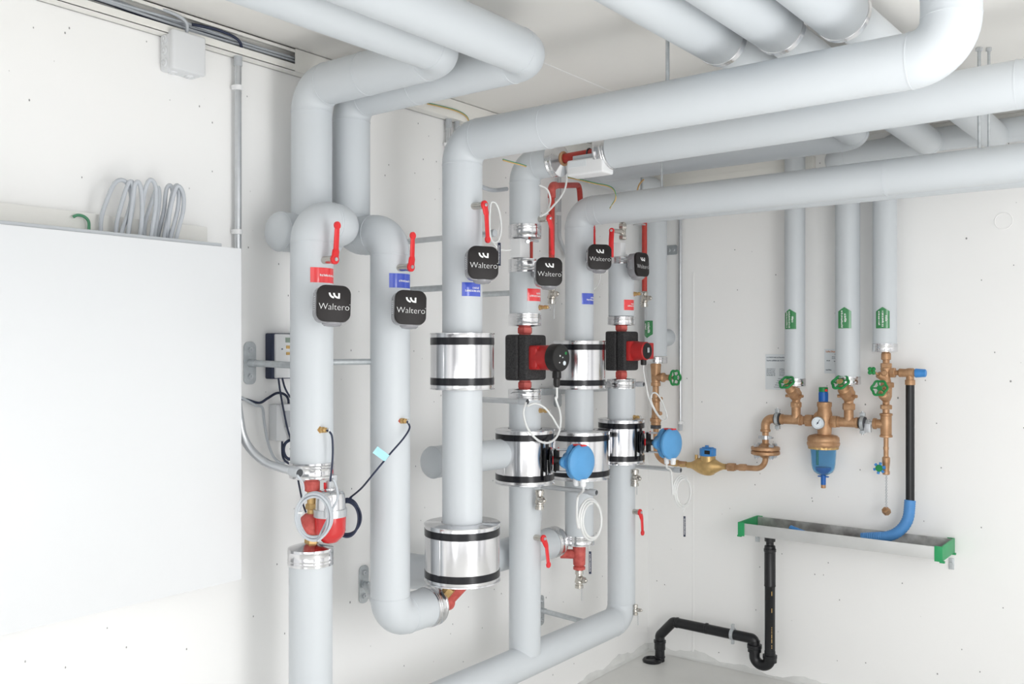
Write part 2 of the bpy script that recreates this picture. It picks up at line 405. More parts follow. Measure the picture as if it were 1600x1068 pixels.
# --- risers behind, up to the ceiling and out over the camera
t = thing('insulated_pipe', 'white insulated riser elbowing under ceiling, left of the ceiling pair', 'pipe', (R1[0], R1[1], 2.0))
jacket(t, [(R1[0], R1[1], 2.015), (R1[0], R1[1], 2.43), (0.725, R1[1], 2.43), (0.725, -5.6, 2.43)], 0.0645, 0.078, seamat=[((0.4, R1[1], 2.43), (1, 0, 0))])
t = thing('insulated_pipe', 'white insulated riser elbowing under ceiling, right of the ceiling pair', 'pipe', (R2[0], R2[1], 1.97))
jacket(t, [(0.213, R2[1], 1.972), (R2[0]-.0, R2[1], 1.972), (R2[0], R2[1], 2.427), (0.90, R2[1], 2.427), (0.90, -5.6, 2.427)], 0.0622, 0.072, seamat=[((0.45, R2[1], 2.427), (1, 0, 0))])
t = thing('insulated_pipe', 'white insulated horizontal stub pipe behind the leftmost arched pipe', 'pipe', (0.0, -2.6, RZ))
pa = at(437, 362, X=0.13)
jacket(t, [(0.13, pa.y, RZ), (0.14, -2.33, RZ)], 0.061)
dome(t, (0.13, pa.y, RZ), (0, -1, 0), 0.061)

# --- middle pair
P3 = (0.45, -2.042, 0.0635); P4 = (0.31, -1.51, 0.061); P5 = (0.25, -1.041, 0.0608); P6 = (0.31, -0.791, 0.0590)
def Z(P, py): return zp(P[0], P[1], py)
t = thing('insulated_pipe', 'large white insulated pipe running highest across to right, blue sticker on standing leg', 'pipe', (P3[0], P3[1], 0.9))
jacket(t, [(P3[0], P3[1], Z(P3, 840)), (P3[0], P3[1], 2.285), (1.945, P3[1], 2.285), (1.945, P3[1], 2.495), (1.945, -5.4, 2.50)], 0.0665, [0.075, 0.085, 0.072], seamat=[((0.80, P3[1], 2.285), (1, 0, 0))])
sticker(t, P3[0], P3[1], 0.0665, 722, 750, 443, 464, 'sblue', [(6, .5, .55, .16, .38), (15, .15, .32, .16, .82)], seed=5)

t = thing('insulated_pipe', 'short white elbowed pipe between two aluminium caps beneath ceiling, left of bare red pipe', 'pipe', (P4[0], P4[1], 2.0))
xa = at(866, 255, Y=P4[1]).x
jacket(t, [(P4[0], P4[1], Z(P4, 352)), (P4[0], P4[1], 2.31), (xa, P4[1], 2.31)], 0.060, 0.068)
endcap(t, (P4[0], P4[1], Z(P4, 352)), (0, 0, -1), 0.060, 0.05, 0.006, 0.03)
endcap(t, (xa-.003, P4[1], 2.31), (1, 0, 0), 0.060, 0.03, 0.012, 0.026)
t = thing('insulated_pipe', 'white insulated pipe running right from bare red pipe, second from highest', 'pipe', (1.5, P4[1], 2.32))
xb = at(958, 240, Y=P4[1]).x
jacket(t, [(xb, P4[1], 2.318), (2.75, P4[1], 2.328)], 0.067, seamat=[((at(1590, 120, Y=P4[1]).x, P4[1], 2.325), (1, 0, 0))])
endcap(t, (xb+.003, P4[1], 2.318), (-1, 0, 0), 0.067, 0.05, 0.012, 0.026)
t = thing('bare_red_pipe', 'bare red painted pipe section between two aluminium caps under ceiling', 'pipe', (xa, P4[1], 2.31))
mb = MB(); mb.tube([(xa+.02, P4[1], 2.312), (xb-.04, P4[1], 2.316)], 0.0175, 20); mb.build('pipe', 'redpipe', t)
mb = MB(); mb.ring((xa+.044, P4[1], 2.312), (1, 0, 0), 0.022, 0.006); mb.build('collar', 'bronze', t, 'brown collar at the left cap')
mb = MB(); xm = xa*.35+xb*.65-.01; mb.ring((xm, P4[1], 2.315), (1, 0, 0), 0.0195, 0.003); mb.box((xm, P4[1], 2.289), (0.012, 0.02, 0.022), bv=.002); mb.build('pipe_clip', 'sock', t)

t = thing('insulated_pipe', 'white insulated standing pipe section with red sticker above left red and black pump', 'pipe', (P4[0], P4[1], Z(P4, 510)))
jacket(t, [(P4[0], P4[1], Z(P4, 492)), (P4[0], P4[1], Z(P4, 424))], 0.0598)
endcap(t, (P4[0], P4[1], Z(P4, 426)), (0, 0, 1), 0.0598, 0.05, 0.006, 0.02)
endcap(t, (P4[0], P4[1], Z(P4, 490)), (0, 0, -1), 0.0598, 0.045, 0.006, 0.022)
sticker(t, P4[0], P4[1], 0.0598, 824, 846, 452, 471, 'sred', [(5, .5, .55, .16, .36), (14, .12, .34, .16, .84)], seed=6)
t = thing('insulated_pipe', 'white insulated pipe from left pump down to the T-joint near floor', 'pipe', (P4[0], P4[1], 0.4))
jacket(t, [(P4[0], P4[1], 0.43), (P4[0], P4[1], Z(P4, 622))], 0.0610)
endcap(t, (P4[0], P4[1], Z(P4, 624)), (0, 0, 1), 0.0610, 0.04, 0.005, 0.022)
hz = 0.397
t = thing('insulated_pipe', 'white insulated pipe rising from floor-level run, standing below right pump', 'pipe', (P6[0], P6[1], hz))
jacket(t, [(P6[0], P6[1], Z(P6, 604)), (P6[0], P6[1], hz), (P6[0], -2.30, hz)], 0.0615, 0.072)
dome(t, (P6[0], -2.30, hz), (0, -1, 0), 0.0615)
endcap(t, (P6[0], P6[1], Z(P6, 606)), (0, 0, 1), 0.0615, 0.04, 0.005, 0.022)
t = thing('insulated_pipe', 'white insulated pipe section with red sticker above right red pump', 'pipe', (P6[0], P6[1], Z(P6, 508)))
jacket(t, [(P6[0], P6[1], Z(P6, 494)), (P6[0], P6[1], Z(P6, 412))], 0.0580)
endcap(t, (P6[0], P6[1], Z(P6, 413)), (0, 0, 1), 0.0580, 0.035, 0.005, 0.03)
endcap(t, (P6[0], P6[1], Z(P6, 495)), (0, 0, -1), 0.0580, 0.035, 0.005, 0.022)
sticker(t, P6[0], P6[1], 0.0580, 975, 990, 469, 485, 'sred', [(5, .6, .55, .16, .36), (10, .3, .34, .16, .66)], seed=7)

t = thing('insulated_pipe', 'white insulated pipe turning right under the earth wire, blue sticker between the pumps', 'pipe', (P5[0], P5[1], 1.0))
jacket(t, [(P5[0], P5[1], Z(P5, 836)), (P5[0], P5[1], 2.19), (2.75, P5[1], 2.198)], 0.0615, 0.07, seamat=[((1.52, P5[1], 2.193), (1, 0, 0)), ((0.36, P5[1], 2.19), (1, 0, 0))])
endcap(t, (P5[0], P5[1], Z(P5, 834)), (0, 0, -1), 0.0615, 0.042, 0.006, 0.022)
sticker(t, P5[0], P5[1], 0.0615, 909, 927, 459, 476, 'sblue', [(5, .6, .55, .16, .36), (10, .3, .34, .16, .66)], seed=8)
t = thing('insulated_pipe', 'white insulated horizontal pipe showing just beneath the lowest long ceiling run', 'pipe', (0.5, P6[1], 2.2))
jacket(t, [(P6[0]+.02, P6[1]+.0, 2.214), (2.75, P6[1], 2.212)], 0.058)

# low and mid horizontal connections behind
zl = zp(0.17, -1.06, 865)
t = thing('insulated_pipe', 'white insulated pipe behind lowest drum, ending in cone cap beside red tee', 'pipe', (0.0, -2.0, 0.8))
yl0 = at(663, 905, X=0.17).y
jacket(t, [(0.0, yl0-.0, .795), (0.17, yl0, .795), (0.17, -1.15, .775)], 0.062, 0.06)
endcap(t, (0.17, -1.155, .775), (0, 1, 0), 0.062, 0.055, 0.035, 0.02)
t = thing('insulated_pipe', 'white insulated pipe stub behind large standing pipe, entering the drum under left pump', 'pipe', (0.0, -2.1, 1.2))
pa = at(676, 722, X=0.25)
zb_ = pa.z
jacket(t, [(0.25, pa.y, zb_), (0.275, -1.615, zb_)], 0.056)
dome(t, (0.25, pa.y, zb_), (-.1, -1, 0), 0.056)

# --- corner pipe P7 and its run under the ceiling
P7 = (0.117, -0.125, 0.0565)
t = thing('insulated_pipe', 'white insulated pipe in room corner with downward green arrow, run continuing under ceiling', 'pipe', (P7[0], P7[1], 1.6))
jacket(t, [(P7[0], P7[1], Z(P7, 556)), (P7[0], P7[1], 2.425), (P7[0], -0.75, 2.425), (1.335, -0.75, 2.422), (1.325, -1.35, 2.462), (1.316, -1.95, 2.468)], 0.0575, [0.062, 0.062, 0.062, 0.3])
endcap(t, (P7[0], P7[1], Z(P7, 558)), (0, 0, -1), 0.0565, 0.03, 0.004, 0.02)
sticker(t, P7[0], P7[1], 0.0575, 1007, 1020, 501, 528, 'sgreen', [(5, .25, .5, .22, .35), (9, .58, .3, .22, .6)], point=-.22, vertical=True, seed=9)
m = MB(); q = at(1041, 527, Y=-.02); 
t = thing('insulated_pipe', 'short round white pipe stub from wall right of corner pipe', 'pipe', (q.x, 0, q.z))
mb = MB(); mb.lathe((q.x, 0.0, q.z), (0, -1, 0), [(0, .044), (.07, .044), (.085, .041), (.095, .03), (.099, .012)], 36); mb.build('jacket', 'jacket', t)

# --- three water pipes on the right wall
W1 = (at(1242, 500, Y=-.12).x, -.12, 0.0470); W2 = (at(1324.5, 500, Y=-.12).x, -.12, 0.0535); W3 = (at(1382.5, 500, Y=-.12).x, -.12, 0.0515)
t = thing('insulated_pipe', 'white insulated pipe with green arrow, leftmost of three on right wall', 'pipe', (W1[0], W1[1], 1.6))
jacket(t, [(W1[0], W1[1], Z(W1, 594)), (W1[0], W1[1], CEIL)], W1[2])
endcap(t, (W1[0], W1[1], Z(W1, 591)), (0, 0, -1), W1[2]-.001, 0.034, 0.004, 0.016)
sticker(t, *W1, 1227, 1244, 483, 514, 'sgreen', [(12, .20, .08, .13, .78), (14, .42, .04, .13, .88), (5, .66, .34, .15, .3)], point=.2, vertical=True, seed=11)
t = thing('insulated_pipe', 'white insulated pipe with green arrow, middle of three on right wall', 'pipe', (W2[0], W2[1], 1.6))
jacket(t, [(W2[0], W2[1], Z(W2, 590)), (W2[0], W2[1], 2.42), (W2[0], -0.30, 2.435), (1.49, -0.30, 2.445), (1.485, -1.94, 2.462)], 0.0535, 0.05)
endcap(t, (W2[0], W2[1], Z(W2, 588)), (0, 0, -1), W2[2], 0.034, 0.004, 0.016)
sticker(t, *W2, 1310, 1330, 480, 513, 'sgreen', [(15, .26, .04, .15, .82), (6, .5, .3, .17, .4)], point=.2, vertical=True, seed=12)
t = thing('insulated_pipe', 'white insulated pipe with green arrow, rightmost of three on right wall', 'pipe', (W3[0], W3[1], 1.75))
jacket(t, [(W3[0], W3[1], Z(W3, 540)), (W3[0], W3[1], 2.498), (2.75, W3[1], 2.498)], 0.0505, 0.055, seamat=[((1.72, W3[1], 2.498), (1, 0, 0))])
endcap(t, (W3[0], W3[1], Z(W3, 537)), (0, 0, -1), 0.0505, 0.034, 0.004, 0.016)
sticker(t, *W3, 1369, 1390, 480, 513, 'sgreen', [(9, .2, .16, .14, .66), (10, .46, .08, .14, .74), (4, .7, .34, .15, .28)], point=.2, vertical=True, seed=13)

# --- three big capped pipes crossing under the ceiling towards the camera
for i, (x, y, lab) in enumerate(((1.316, -1.93, 'thick white ceiling pipe with silver collar, leftmost of three crossing top centre'),
                                 (1.485, -1.93, 'thick white ceiling pipe with silver collar, middle of three crossing top centre'),
                                 (1.655, -1.93, 'thick white ceiling pipe with silver collar, rightmost of three by large elbow'))):
    t = thing('insulated_pipe', lab, 'pipe', (x, y, 2.47), 'capped pipes crossing under the ceiling')
    jacket(t, [(x, -5.6, 2.478), (x, y, 2.478)], 0.0715)
    mb = MB(); mb.lathe((x, y-.004, 2.478), (0, 1, 0), [(0, .0715), (.001, .0735), (.022, .0735), (.023, .055), (.03, .05)], 44); mb.build('end_cap', 'alu', t)
t = thing('insulated_pipe', 'thinner white pipe coming towards camera at upper right, joining far wall run', 'pipe', (1.72, -.2, 2.47))
jacket(t, [(1.665, -1.95, 2.472), (1.70, -0.14, 2.475)], 0.054)

# ================================================================== aluminium drums
def drum(P, R, py0, py1, label, dx=0, dy=0):
    X = P[0]+dx; Y = P[1]+dy; yc = proj((X, Y, 1))[2]-R*.8
    zt = 1.6+(CY-py0)/FPX*(yc); zb = 1.6+(CY-py1)/FPX*(yc); H = zt-zb
    t = thing('insulation_drum', label, 'pipe insulation', (X, Y, zb), 'aluminium clad insulation drums')
    mb = MB(); mb.lathe((X, Y, zb), (0, 0, 1), [(.001, P[2]+.006), (0, R-.001), (.006, R), (H-.006, R), (H, R-.001), (H-.001, P[2]+.006)], 72, hollow=True)
    a = vface(X, Y, R, proj((X, Y, 1))[0]-R*300)
    mb.box((X+R*math.cos(a), Y+R*math.sin(a), (zt+zb)/2), (.0022, .012, H-.05), Matrix.Rotation(a, 3, 'Z'), bv=.0008)
    mb.build('casing', 'alu', t)
    for (h0, nm) in ((.012, 'lower'), (H-.012-.024, 'upper')):
        b = MB(); b.lathe((X, Y, zb+h0), (0, 0, 1), [(0, R), (.0008, R+.0014), (.0232, R+.0014), (.024, R)], 72, hollow=True); b.build('tape_band', 'tape', t)
    for h0, s in ((zt-.001, 1), (zb+.001, -1)):
        l = MB(); l.lathe((X, Y, h0), (0, 0, s), [(0, P[2]+.005), (0, R+.0025), (.003, R+.003), (.004, R+.001), (.004, P[2]+.008), (.006, P[2]+.005)], 72, hollow=True); l.build('lid', 'alu', t)
    return t
drum(P3, 0.1045, 521, 608, 'shiny aluminium drum with black bands, upper one on large left pipe')
drum(P3, 0.1235, 826, 916, 'largest aluminium drum with black bands, lowest by the red valve')
drum(P4, 0.1125, 674, 758, 'aluminium drum with black bands directly beneath left pump')
drum(P5, 0.1110, 533, 607, 'aluminium drum with black bands between the two pumps')
drum((P5[0], P5[1], P5[2]), 0.1310, 676, 750, 'aluminium drum with black bands behind left blue transmitter')
drum(P6, 0.1020, 657, 725, 'aluminium drum with black bands beneath right pump')

# ================================================================== left wall: cabinet, trunking, cables
GX = 0.18
yr = at(378, 600, X=GX).y; zt = at(378, 388, X=GX).z; zb = at(378, 905, X=GX).z; yl = -3.75
t = thing('control_cabinet', 'large white enamelled wall cabinet with plain door at left edge', 'cabinet', (0, (yl+yr)/2, zb))
mb = MB(); mb.box((0.0785, (yl+yr)/2-.006, (zt+zb)/2-.004), (0.145, yr-yl-.03, zt-zb-.03), bv=.004); mb.build('body', 'cabinet', t)
mb = MB(); mb.box((0.165, (yl+yr)/2, (zt+zb)/2), (0.028, yr-yl, zt-zb), bv=.003); d = mb.build('door', 'cabinet', t)
ye = at(349, 384, X=GX).y
mb = MB(); mb.box((0.163, (yl+ye)/2, zt+.004), (0.02, ye-yl, 0.011), bv=.002); mb.build('gasket', 'grey', t, 'grey strip standing in for shading along the door top')  # shading at the door's top lip, built as a grey strip
y1 = at(311, 363, X=0).y; zw = at(200, 349, X=0).z
mb = MB(); mb.box((0.022, (yl+y1)/2, (zw+.01+zt+.001)/2), (0.044, y1-yl, zw+.009-zt), bv=.003); o = mb.build('cable_duct', 'trunk'); tag(o, 'white plastic cable duct on wall just above the big cabinet', 'cable duct')

# cable loops rising behind the cabinet
LP = [[(158, 343), (166, 315), (178, 288), (190, 281), (201, 290), (205, 312), (198, 340), (190, 364)],
      [(182, 352), (190, 318), (200, 288), (206, 284), (208, 300), (205, 330), (200, 368)],
      [(201, 360), (207, 325), (210, 292), (216, 284), (221, 300), (222, 335), (219, 370)],
      [(222, 335), (226, 300), (234, 281), (243, 291), (243, 325), (236, 372)],
      [(226, 352), (236, 318), (246, 292), (249, 310), (245, 345), (241, 372)],
      [(247, 370), (256, 330), (260, 296), (267, 290), (270, 306), (264, 335), (256, 372)],
      [(258, 360), (266, 320), (272, 294), (279, 292), (278, 325), (267, 372)],
      [(263, 350), (268, 318), (277, 291), (286, 302), (286, 330), (275, 374)]]
WHO = ['leftmost grey cable loop rising above the cabinet', 'second grey cable loop from left above the cabinet', 'third grey cable loop from left above the cabinet', 'tallest middle grey cable loop above the cabinet',
       'fifth grey cable loop from left above the cabinet', 'sixth grey cable loop from left, inner one of right bunch', 'seventh grey cable loop from left, above the cabinet', 'rightmost grey cable loop rising above the cabinet']
for i, L in enumerate(LP):
    pts = [at(x, y, X=0.062+0.013*i % .05+0.03*k/len(L)) for k, (x, y) in enumerate(L)]
    last = V((pts[-1].x, pts[-1].y, pts[-1].z-.05)); first = V((pts[0].x, pts[0].y, pts[0].z-.06))
    mb = MB(); mb.tube(smoothpath([first]+pts+[last], 6), 0.0058, 12); tag(mb.build('cable_loop', 'cableg'), WHO[i], 'cable', 'grey cable loops above the cabinet')
mb = MB(); mb.tube(smoothpath([at(114, 339, X=.05), at(121, 336, X=.055), at(131, 338, X=.06), at(138, 345, X=.06), at(139, 356, X=.06), at(138, 372, X=.06)], 6), .004, 10)
tag(mb.build('earth_wire', 'wireg'), 'short green earth wire curving down behind the cabinet top', 'wire')

# trunking along the left wall, cover missing at the near end
TZ0, TZ1, TW = 2.508, 2.582, 0.042
yc0 = at(461, 90, X=TW).y
t = thing('cable_trunking', 'white cable trunking under the ceiling along left wall, cover partly off', 'trunking', (0, -3, TZ0))
mb = MB(); mb.box((.0015, -2.3, (TZ0+TZ1)/2), (.003, 4.6, TZ1-TZ0)); mb.box((TW/2, -2.3, TZ0+.0012), (TW, 4.6, .0024)); mb.box((TW/2, -2.3, TZ1-.0012), (TW, 4.6, .0024))
mb.box((TW-.001, -2.3, TZ0+.012), (.002, 4.6, .024)); mb.box((TW-.001, -2.3, TZ1-.006), (.002, 4.6, .012)); mb.build('channel', 'trunk', t)
mb = MB(); mb.box((TW+.001, yc0/2, (TZ0+TZ1)/2), (.003, -yc0, TZ1-TZ0), bv=.0008); mb.build('cover', 'trunk', t)
rnd = random.Random(5)
cols = ['cableg', 'cableg', 'cabled', 'cableg', 'cablew', 'cableg', 'cabled', 'cableg', 'cableg']
for i, c in enumerate(cols):
    z = TZ0+.008+.0058*i if i < 9 else 0; pts = []
    for k in range(14):
        y = -4.2+(yc0+.08+4.2)*k/13
        pts.append((0.012+.014*(i % 2)+rnd.uniform(-.003, .003), y, min(TZ1-.008, max(TZ0+.006, z+rnd.uniform(-.006, .006)*(1 if k < 11 else .3)))))
    mb = MB(); mb.tube(smoothpath(pts, 4), .0042 if c != 'cabled' else .0048, 8); o = mb.build('trunking_cable', c)
    tag(o, {'cableg': 'grey cable lying in the open trunking under the ceiling', 'cablew': 'white cable lying in the open trunking under the ceiling', 'cabled': 'dark blue cable lying in the open trunking under the ceiling'}[c], 'cable', {'cableg': 'grey', 'cablew': 'white', 'cabled': 'dark blue'}[c]+' cables in the trunking')
mb = MB(); mb.tube(smoothpath([at(300, 38, X=.03), at(330, 44, X=.04), at(352, 51, X=.045), at(368, 59, X=.046), at(376, 68, X=.044), at(377, 80, X=.03), at(375, 95, X=.02)], 6), .0045, 10)
tag(mb.build('drop_cable', 'cabled'), 'dark cable curving out of trunking down into the grey conduit', 'cable')
mb = MB(); mb.tube(smoothpath([at(240, 10, X=.03), at(268, 20, X=.045), at(285, 29, X=.05), at(292, 38, X=.05), at(292, 50, X=.045), at(291, 58, X=.03)], 6), .0048, 10)
tag(mb.build('drop_cable', 'cableg'), 'grey cable bending down from trunking into the junction box', 'cable')

# junction box
a = at(270, 82, X=.065); b = at(321, 82, X=.065); z0 = at(295, 112, X=.065).z; z1 = at(295, 52, X=.065).z
yc = (a.y+b.y)/2; zc = (z0+z1)/2; wy = b.y-a.y; hz_ = z1-z0
t = thing('junction_box', 'light grey plastic junction box on left wall beneath the trunking', 'junction box', (0, yc, zc))
mb = MB(); mb.box((.024, yc, zc), (.048, wy, hz_), bv=.006, seg=3); mb.build('box', 'boxgrey', t)
mb = MB(); mb.box((.057, yc, zc), (.02, wy+.003, hz_+.003), bv=.007, seg=3); mb.build('lid', 'boxgrey', t)
for k in range(3):
    mb = MB(); q = (.024, yc-wy/2, zc+(k-1)*hz_*.3); mb.lathe(q, (0, -1, 0), [(0, .0135), (.004, .0125), (.0045, .009), (.003, .0085), (.003, .005), (.005, .004)], 20); mb.build('cable_grommet', 'boxgrey', t)
for k in range(2):
    mb = MB(); q = (.024, yc+(k-.5)*wy*.5, zc-hz_/2); mb.lathe(q, (0, 0, -1), [(0, .0135), (.004, .0125), (.0045, .009), (.003, .0085), (.003, .005), (.005, .004)], 20); mb.build('cable_grommet', 'boxgrey', t)

def clip(root, p, n, r, m='white'):
    mb = MB(); p = V(p); n = V(n); mb.lathe(p-V((0, 0, .008)), (0, 0, 1), [(0, r+.001), (.001, r+.003), (.015, r+.003), (.016, r+.001)], 24)
    u = n.cross(V((0, 0, 1))); mb.box(p-n*(r*.6), (abs(n.x)*r*1.4+abs(u.x)*r*2.9, abs(n.y)*r*1.4+abs(u.y)*r*2.9, .014), bv=.001); return mb.build('clip', m, root)
def conduit(label, X, Y, z0, z1, r, n, clips=(), sock_top=True, sock_bot=False, extra=None):
    t = thing('conduit', label, 'conduit', (X, Y, z0)); mb = MB(); mb.tube(bend([(X, Y, z1), (X, Y, z0)]+(extra or []), .06), r, 18); mb.build('tube', 'steel', t)
    if sock_top: mb = MB(); mb.lathe((X, Y, z1-.035), (0, 0, 1), [(0, r+.0005), (.001, r+.0022), (.036, r+.0022), (.037, r-.001)], 22); mb.build('coupling', 'grey', t)
    if sock_bot: mb = MB(); mb.lathe((X, Y, z0+.035), (0, 0, -1), [(0, r+.0005), (.001, r+.0022), (.036, r+.0022), (.037, r-.001)], 22); mb.build('coupling', 'grey', t)
    for c in clips: clip(t, (X, Y, c), n, r)
    return t
q = at(372, 200, X=.024); f = lambda py: zp(q.x, q.y, py)
conduit('steel conduit on left wall running from trunking down behind the cabinet', q.x, q.y, f(420), f(86), .0105, (1, 0, 0), (f(137), f(362)))
for i, (px, top, bot, lb) in enumerate(((701, 186, 460, 'left of two steel conduits under trunking behind large pipe elbow'), (714, 190, 460, 'right of two steel conduits under trunking behind large pipe elbow'))):
    q = at(px, 220, X=.022); conduit(lb, q.x, q.y, zp(q.x, q.y, bot), zp(q.x, q.y, top), .0105 if i == 0 else .0085, (1, 0, 0), (zp(q.x, q.y, 226),))
q = at(874, 330, X=.022); conduit('steel conduit on left wall behind the bare red drop pipe', q.x, q.y, zp(q.x, q.y, 372), zp(q.x, q.y, 268), .009, (1, 0, 0), (zp(q.x, q.y, 334),), False, False, [at(886, 400, X=.022), at(905, 412, X=.022)])
q = at(1063, 400, Y=-.024); f = lambda py: zp(q.x, q.y, py)
conduit('thin steel conduit standing on right wall beside the corner pipe', q.x, q.y, f(672), f(283), .0088, (0, -1, 0), (f(660),), True, True)
mb = MB(); mb.tube(smoothpath([(q.x, q.y, f(290)), at(1063, 280, Y=-.02), at(1065, 270, Y=-.02)], 4), .003, 8); tag(mb.build('earth_wire', 'wireg'), 'green wire tip entering thin conduit on the right wall', 'wire')
# open-ended conduits reaching out from the wall
def arm(label, path, r=.0125, R=.05, mt='steel'):
    t = thing('conduit', label, 'conduit', path[0]); pth = bend(path, R, 8); mb = MB(); mb.tube(pth, r, 18); mb.build('tube', mt, t)
    e = V(path[-1]); d = (e-V(path[-2])).normalized(); mb = MB()
    mb.lathe(e-d*.03, d, [(0, r), (.001, r+.0025), (.034, r+.0025), (.036, r+.001), (.036, r-.002), (.02, r-.003)], 22, hollow=False); mb.build('coupling', 'grey', t)
    mb = MB(); mb.cyl(e+d*.0045, e+d*.0068, r-.001, 18); mb.build('opening', 'sock', t); return t
eA = at(466, 738, X=.36)
arm('bent steel conduit sweeping from cabinet edge to the leftmost pipe cap', [at(371, 630, X=.14), at(380, 690, X=.14), at(412, 723, X=.20), at(466, 738, X=.36)], .0125, .12)
eB = at(822, 627, X=.39); arm('steel conduit arm passing behind large pipe, ending below left pump', [(0, eB.y, eB.z), eB], .0105)
eC = at(930, 769, X=.40); arm('steel conduit arm ending under the left blue transmitter', [(0, eC.y, eC.z), eC], .0105)
eD = at(1062, 734, X=.42); arm('steel conduit arm ending under the right blue transmitter', [(0, eD.y, eD.z), eD], .0105)
q = at(990, 620, X=.34)
eE = at(1004, 600, X=.38); arm('short conduit arm behind cable right of the right pump', [(0, eE.y, eE.z), eE], .0095)
# support rods
def rod(label, a, b, r=.0095, plate=None, name='support_rod'):
    t = thing(name, label, 'pipe support', a); mb = MB(); mb.tube([a, b], r, 16); mb.build('rod', 'galv', t)
    if plate:
        x, y, z, n = plate; mb = MB(); sz = (.005, .045, .135) if n[0] else (.135, .005, .045)
        poly = rrect(.045, .135, .018); F = frame((x, y, z), (0, 1, 0), (0, 0, 1), (1, 0, 0)) if n[0] else frame((x, y, z), (0, 0, 1), (1, 0, 0), (0, 1, 0))
        mb.prism(poly, F, 0, .004); mb.build('wall_plate', 'galv', t)
        for s in (-1, 1):
            c = V((x, y, z))+(V((0, 0, s*.042)) if n[0] else V((s*.042, 0, 0))); d = V(n)
            mb = MB(); mb.hexn(c+d*.003, c+d*.011, .0095); mb.cyl(c+d*.010, c+d*.017, .004, 12); mb.build('bolt', 'steel', t)
        mb = MB(); c = V((x, y, z)); mb.cyl(c+V(n)*.003, c+V(n)*.03, .0125, 16, bv=.001); mb.build('socket', 'galv', t)
    return t
q = at(390, 567, X=.002)
rod('galvanised rod with wall plate reaching to leftmost insulated pipe', (.01, q.y, q.z), (.22, P1[1]-.0, zp(P1[0], P1[1], 571)), .0105, (.001, q.y, q.z, (1, 0, 0)))
z_ = at(548, 565, X=.27).z; q1 = V((.262, -2.475, z_)); q2 = V((.296, -2.310, z_))
rod('galvanised rod bridging behind from leftmost pipe to blue-stickered pipe', q1, q2, .0095)
q = at(568, 912, X=.002); rod('galvanised rod with wall plate near foot of blue-stickered pipe', (.01, q.y, q.z), (.268, P2[1], q.z+.005), .011, (.001, q.y, q.z, (1, 0, 0)))
z = zp(P3[0], P3[1], 447); rod('horizontal rod from left wall to large standing pipe at sticker height', (0, P3[1]+.035, z), (P3[0]-.05, P3[1]+.02, z), .0108)
z = zp(P4[0], P4[1], 456.5); rod('horizontal rod between large pipe and the pipe above left pump', (0, P4[1], z), (P4[0]-.05, P4[1], z), .0108)
q = at(845, 953, X=.002); e = at(915, 972, X=.24)
rod('galvanised rod with wall plate just above the floor-level pipe', (.01, q.y, q.z), (.25, q.y, q.z-.01), .011, (.001, q.y, q.z, (1, 0, 0)))
q1 = at(846, 612, X=.03); q2 = at(955, 612, X=.03)
t = thing('mounting_rail', 'galvanised slotted rail on left wall behind lower end of pumps', 'rail', q1)
mb = MB(); mb.box((.03, (q1.y+q2.y)/2, q1.z), (.018, q2.y-q1.y, .03), bv=.002); mb.build('rail', 'galv', t)
qb = at(877, 628, X=.03); mb = MB(); mb.prism(rrect(.036, .06, .015), frame((.0, qb.y, q1.z-.045), (0, 1, 0), (0, 0, 1), (1, 0, 0)), 0.0, .02); mb.build('bracket', 'galv', t)
q = at(1049, 390.5, Y=-.002)
t = thing('wall_bracket', 'small galvanised bracket plate on right wall beside corner pipe', 'bracket', (q.x, 0, q.z))
mb = MB(); mb.prism(rrect(.11, .05, .008), frame((q.x-.02, -.001, q.z), (1, 0, 0), (0, 0, 1), (0, -1, 0)), 0, .004); mb.build('plate', 'galv', t)
for s in (-.012, .014): mb = MB(); mb.hexn((q.x+s, -.004, q.z), (q.x+s, -.011, q.z), .009); mb.build('bolt', 'steel', t)

# threaded hanger rods
def hanger(label, x, y, z0, z1, r=.0055, nut=None):
    t = thing('hanger_rod', label, 'hanger rod', (x, y, z1)); mb = MB(); mb.tube([(x, y, z0), (x, y, z1)], r, 12); mb.build('rod', 'galv', t)
    mb = MB(); mb.hexn((x, y, z1-.012), (x, y, z1), r*2.0); mb.build('nut', 'steel', t)
    return t
q = at(1043, 100, Y=P3[1]); hanger('threaded rod hanging the highest long pipe from ceiling', q.x, P3[1], 2.34, CEIL)
q = at(1034, 280, Y=P5[1]); hanger('thin hanger rod above lowest long run, near green and yellow wire', q.x, P5[1], 2.24, CEIL, .0045)
q = at(1003, 290, Y=-.6); hanger('grey hanger rod behind, between the elbow and earth wire', q.x, -.6, 2.26, CEIL, .0065)
q = at(1530, 200, Y=P5[1]); hanger('left rod of hanger pair at right end of lowest run', q.x, P5[1]-.0, 2.25, CEIL, .0055)
q2 = at(1541, 200, Y=P5[1]); hanger('right rod of hanger pair at right end of lowest run', q2.x+.004, P5[1]+.02, 2.25, CEIL, .0045)
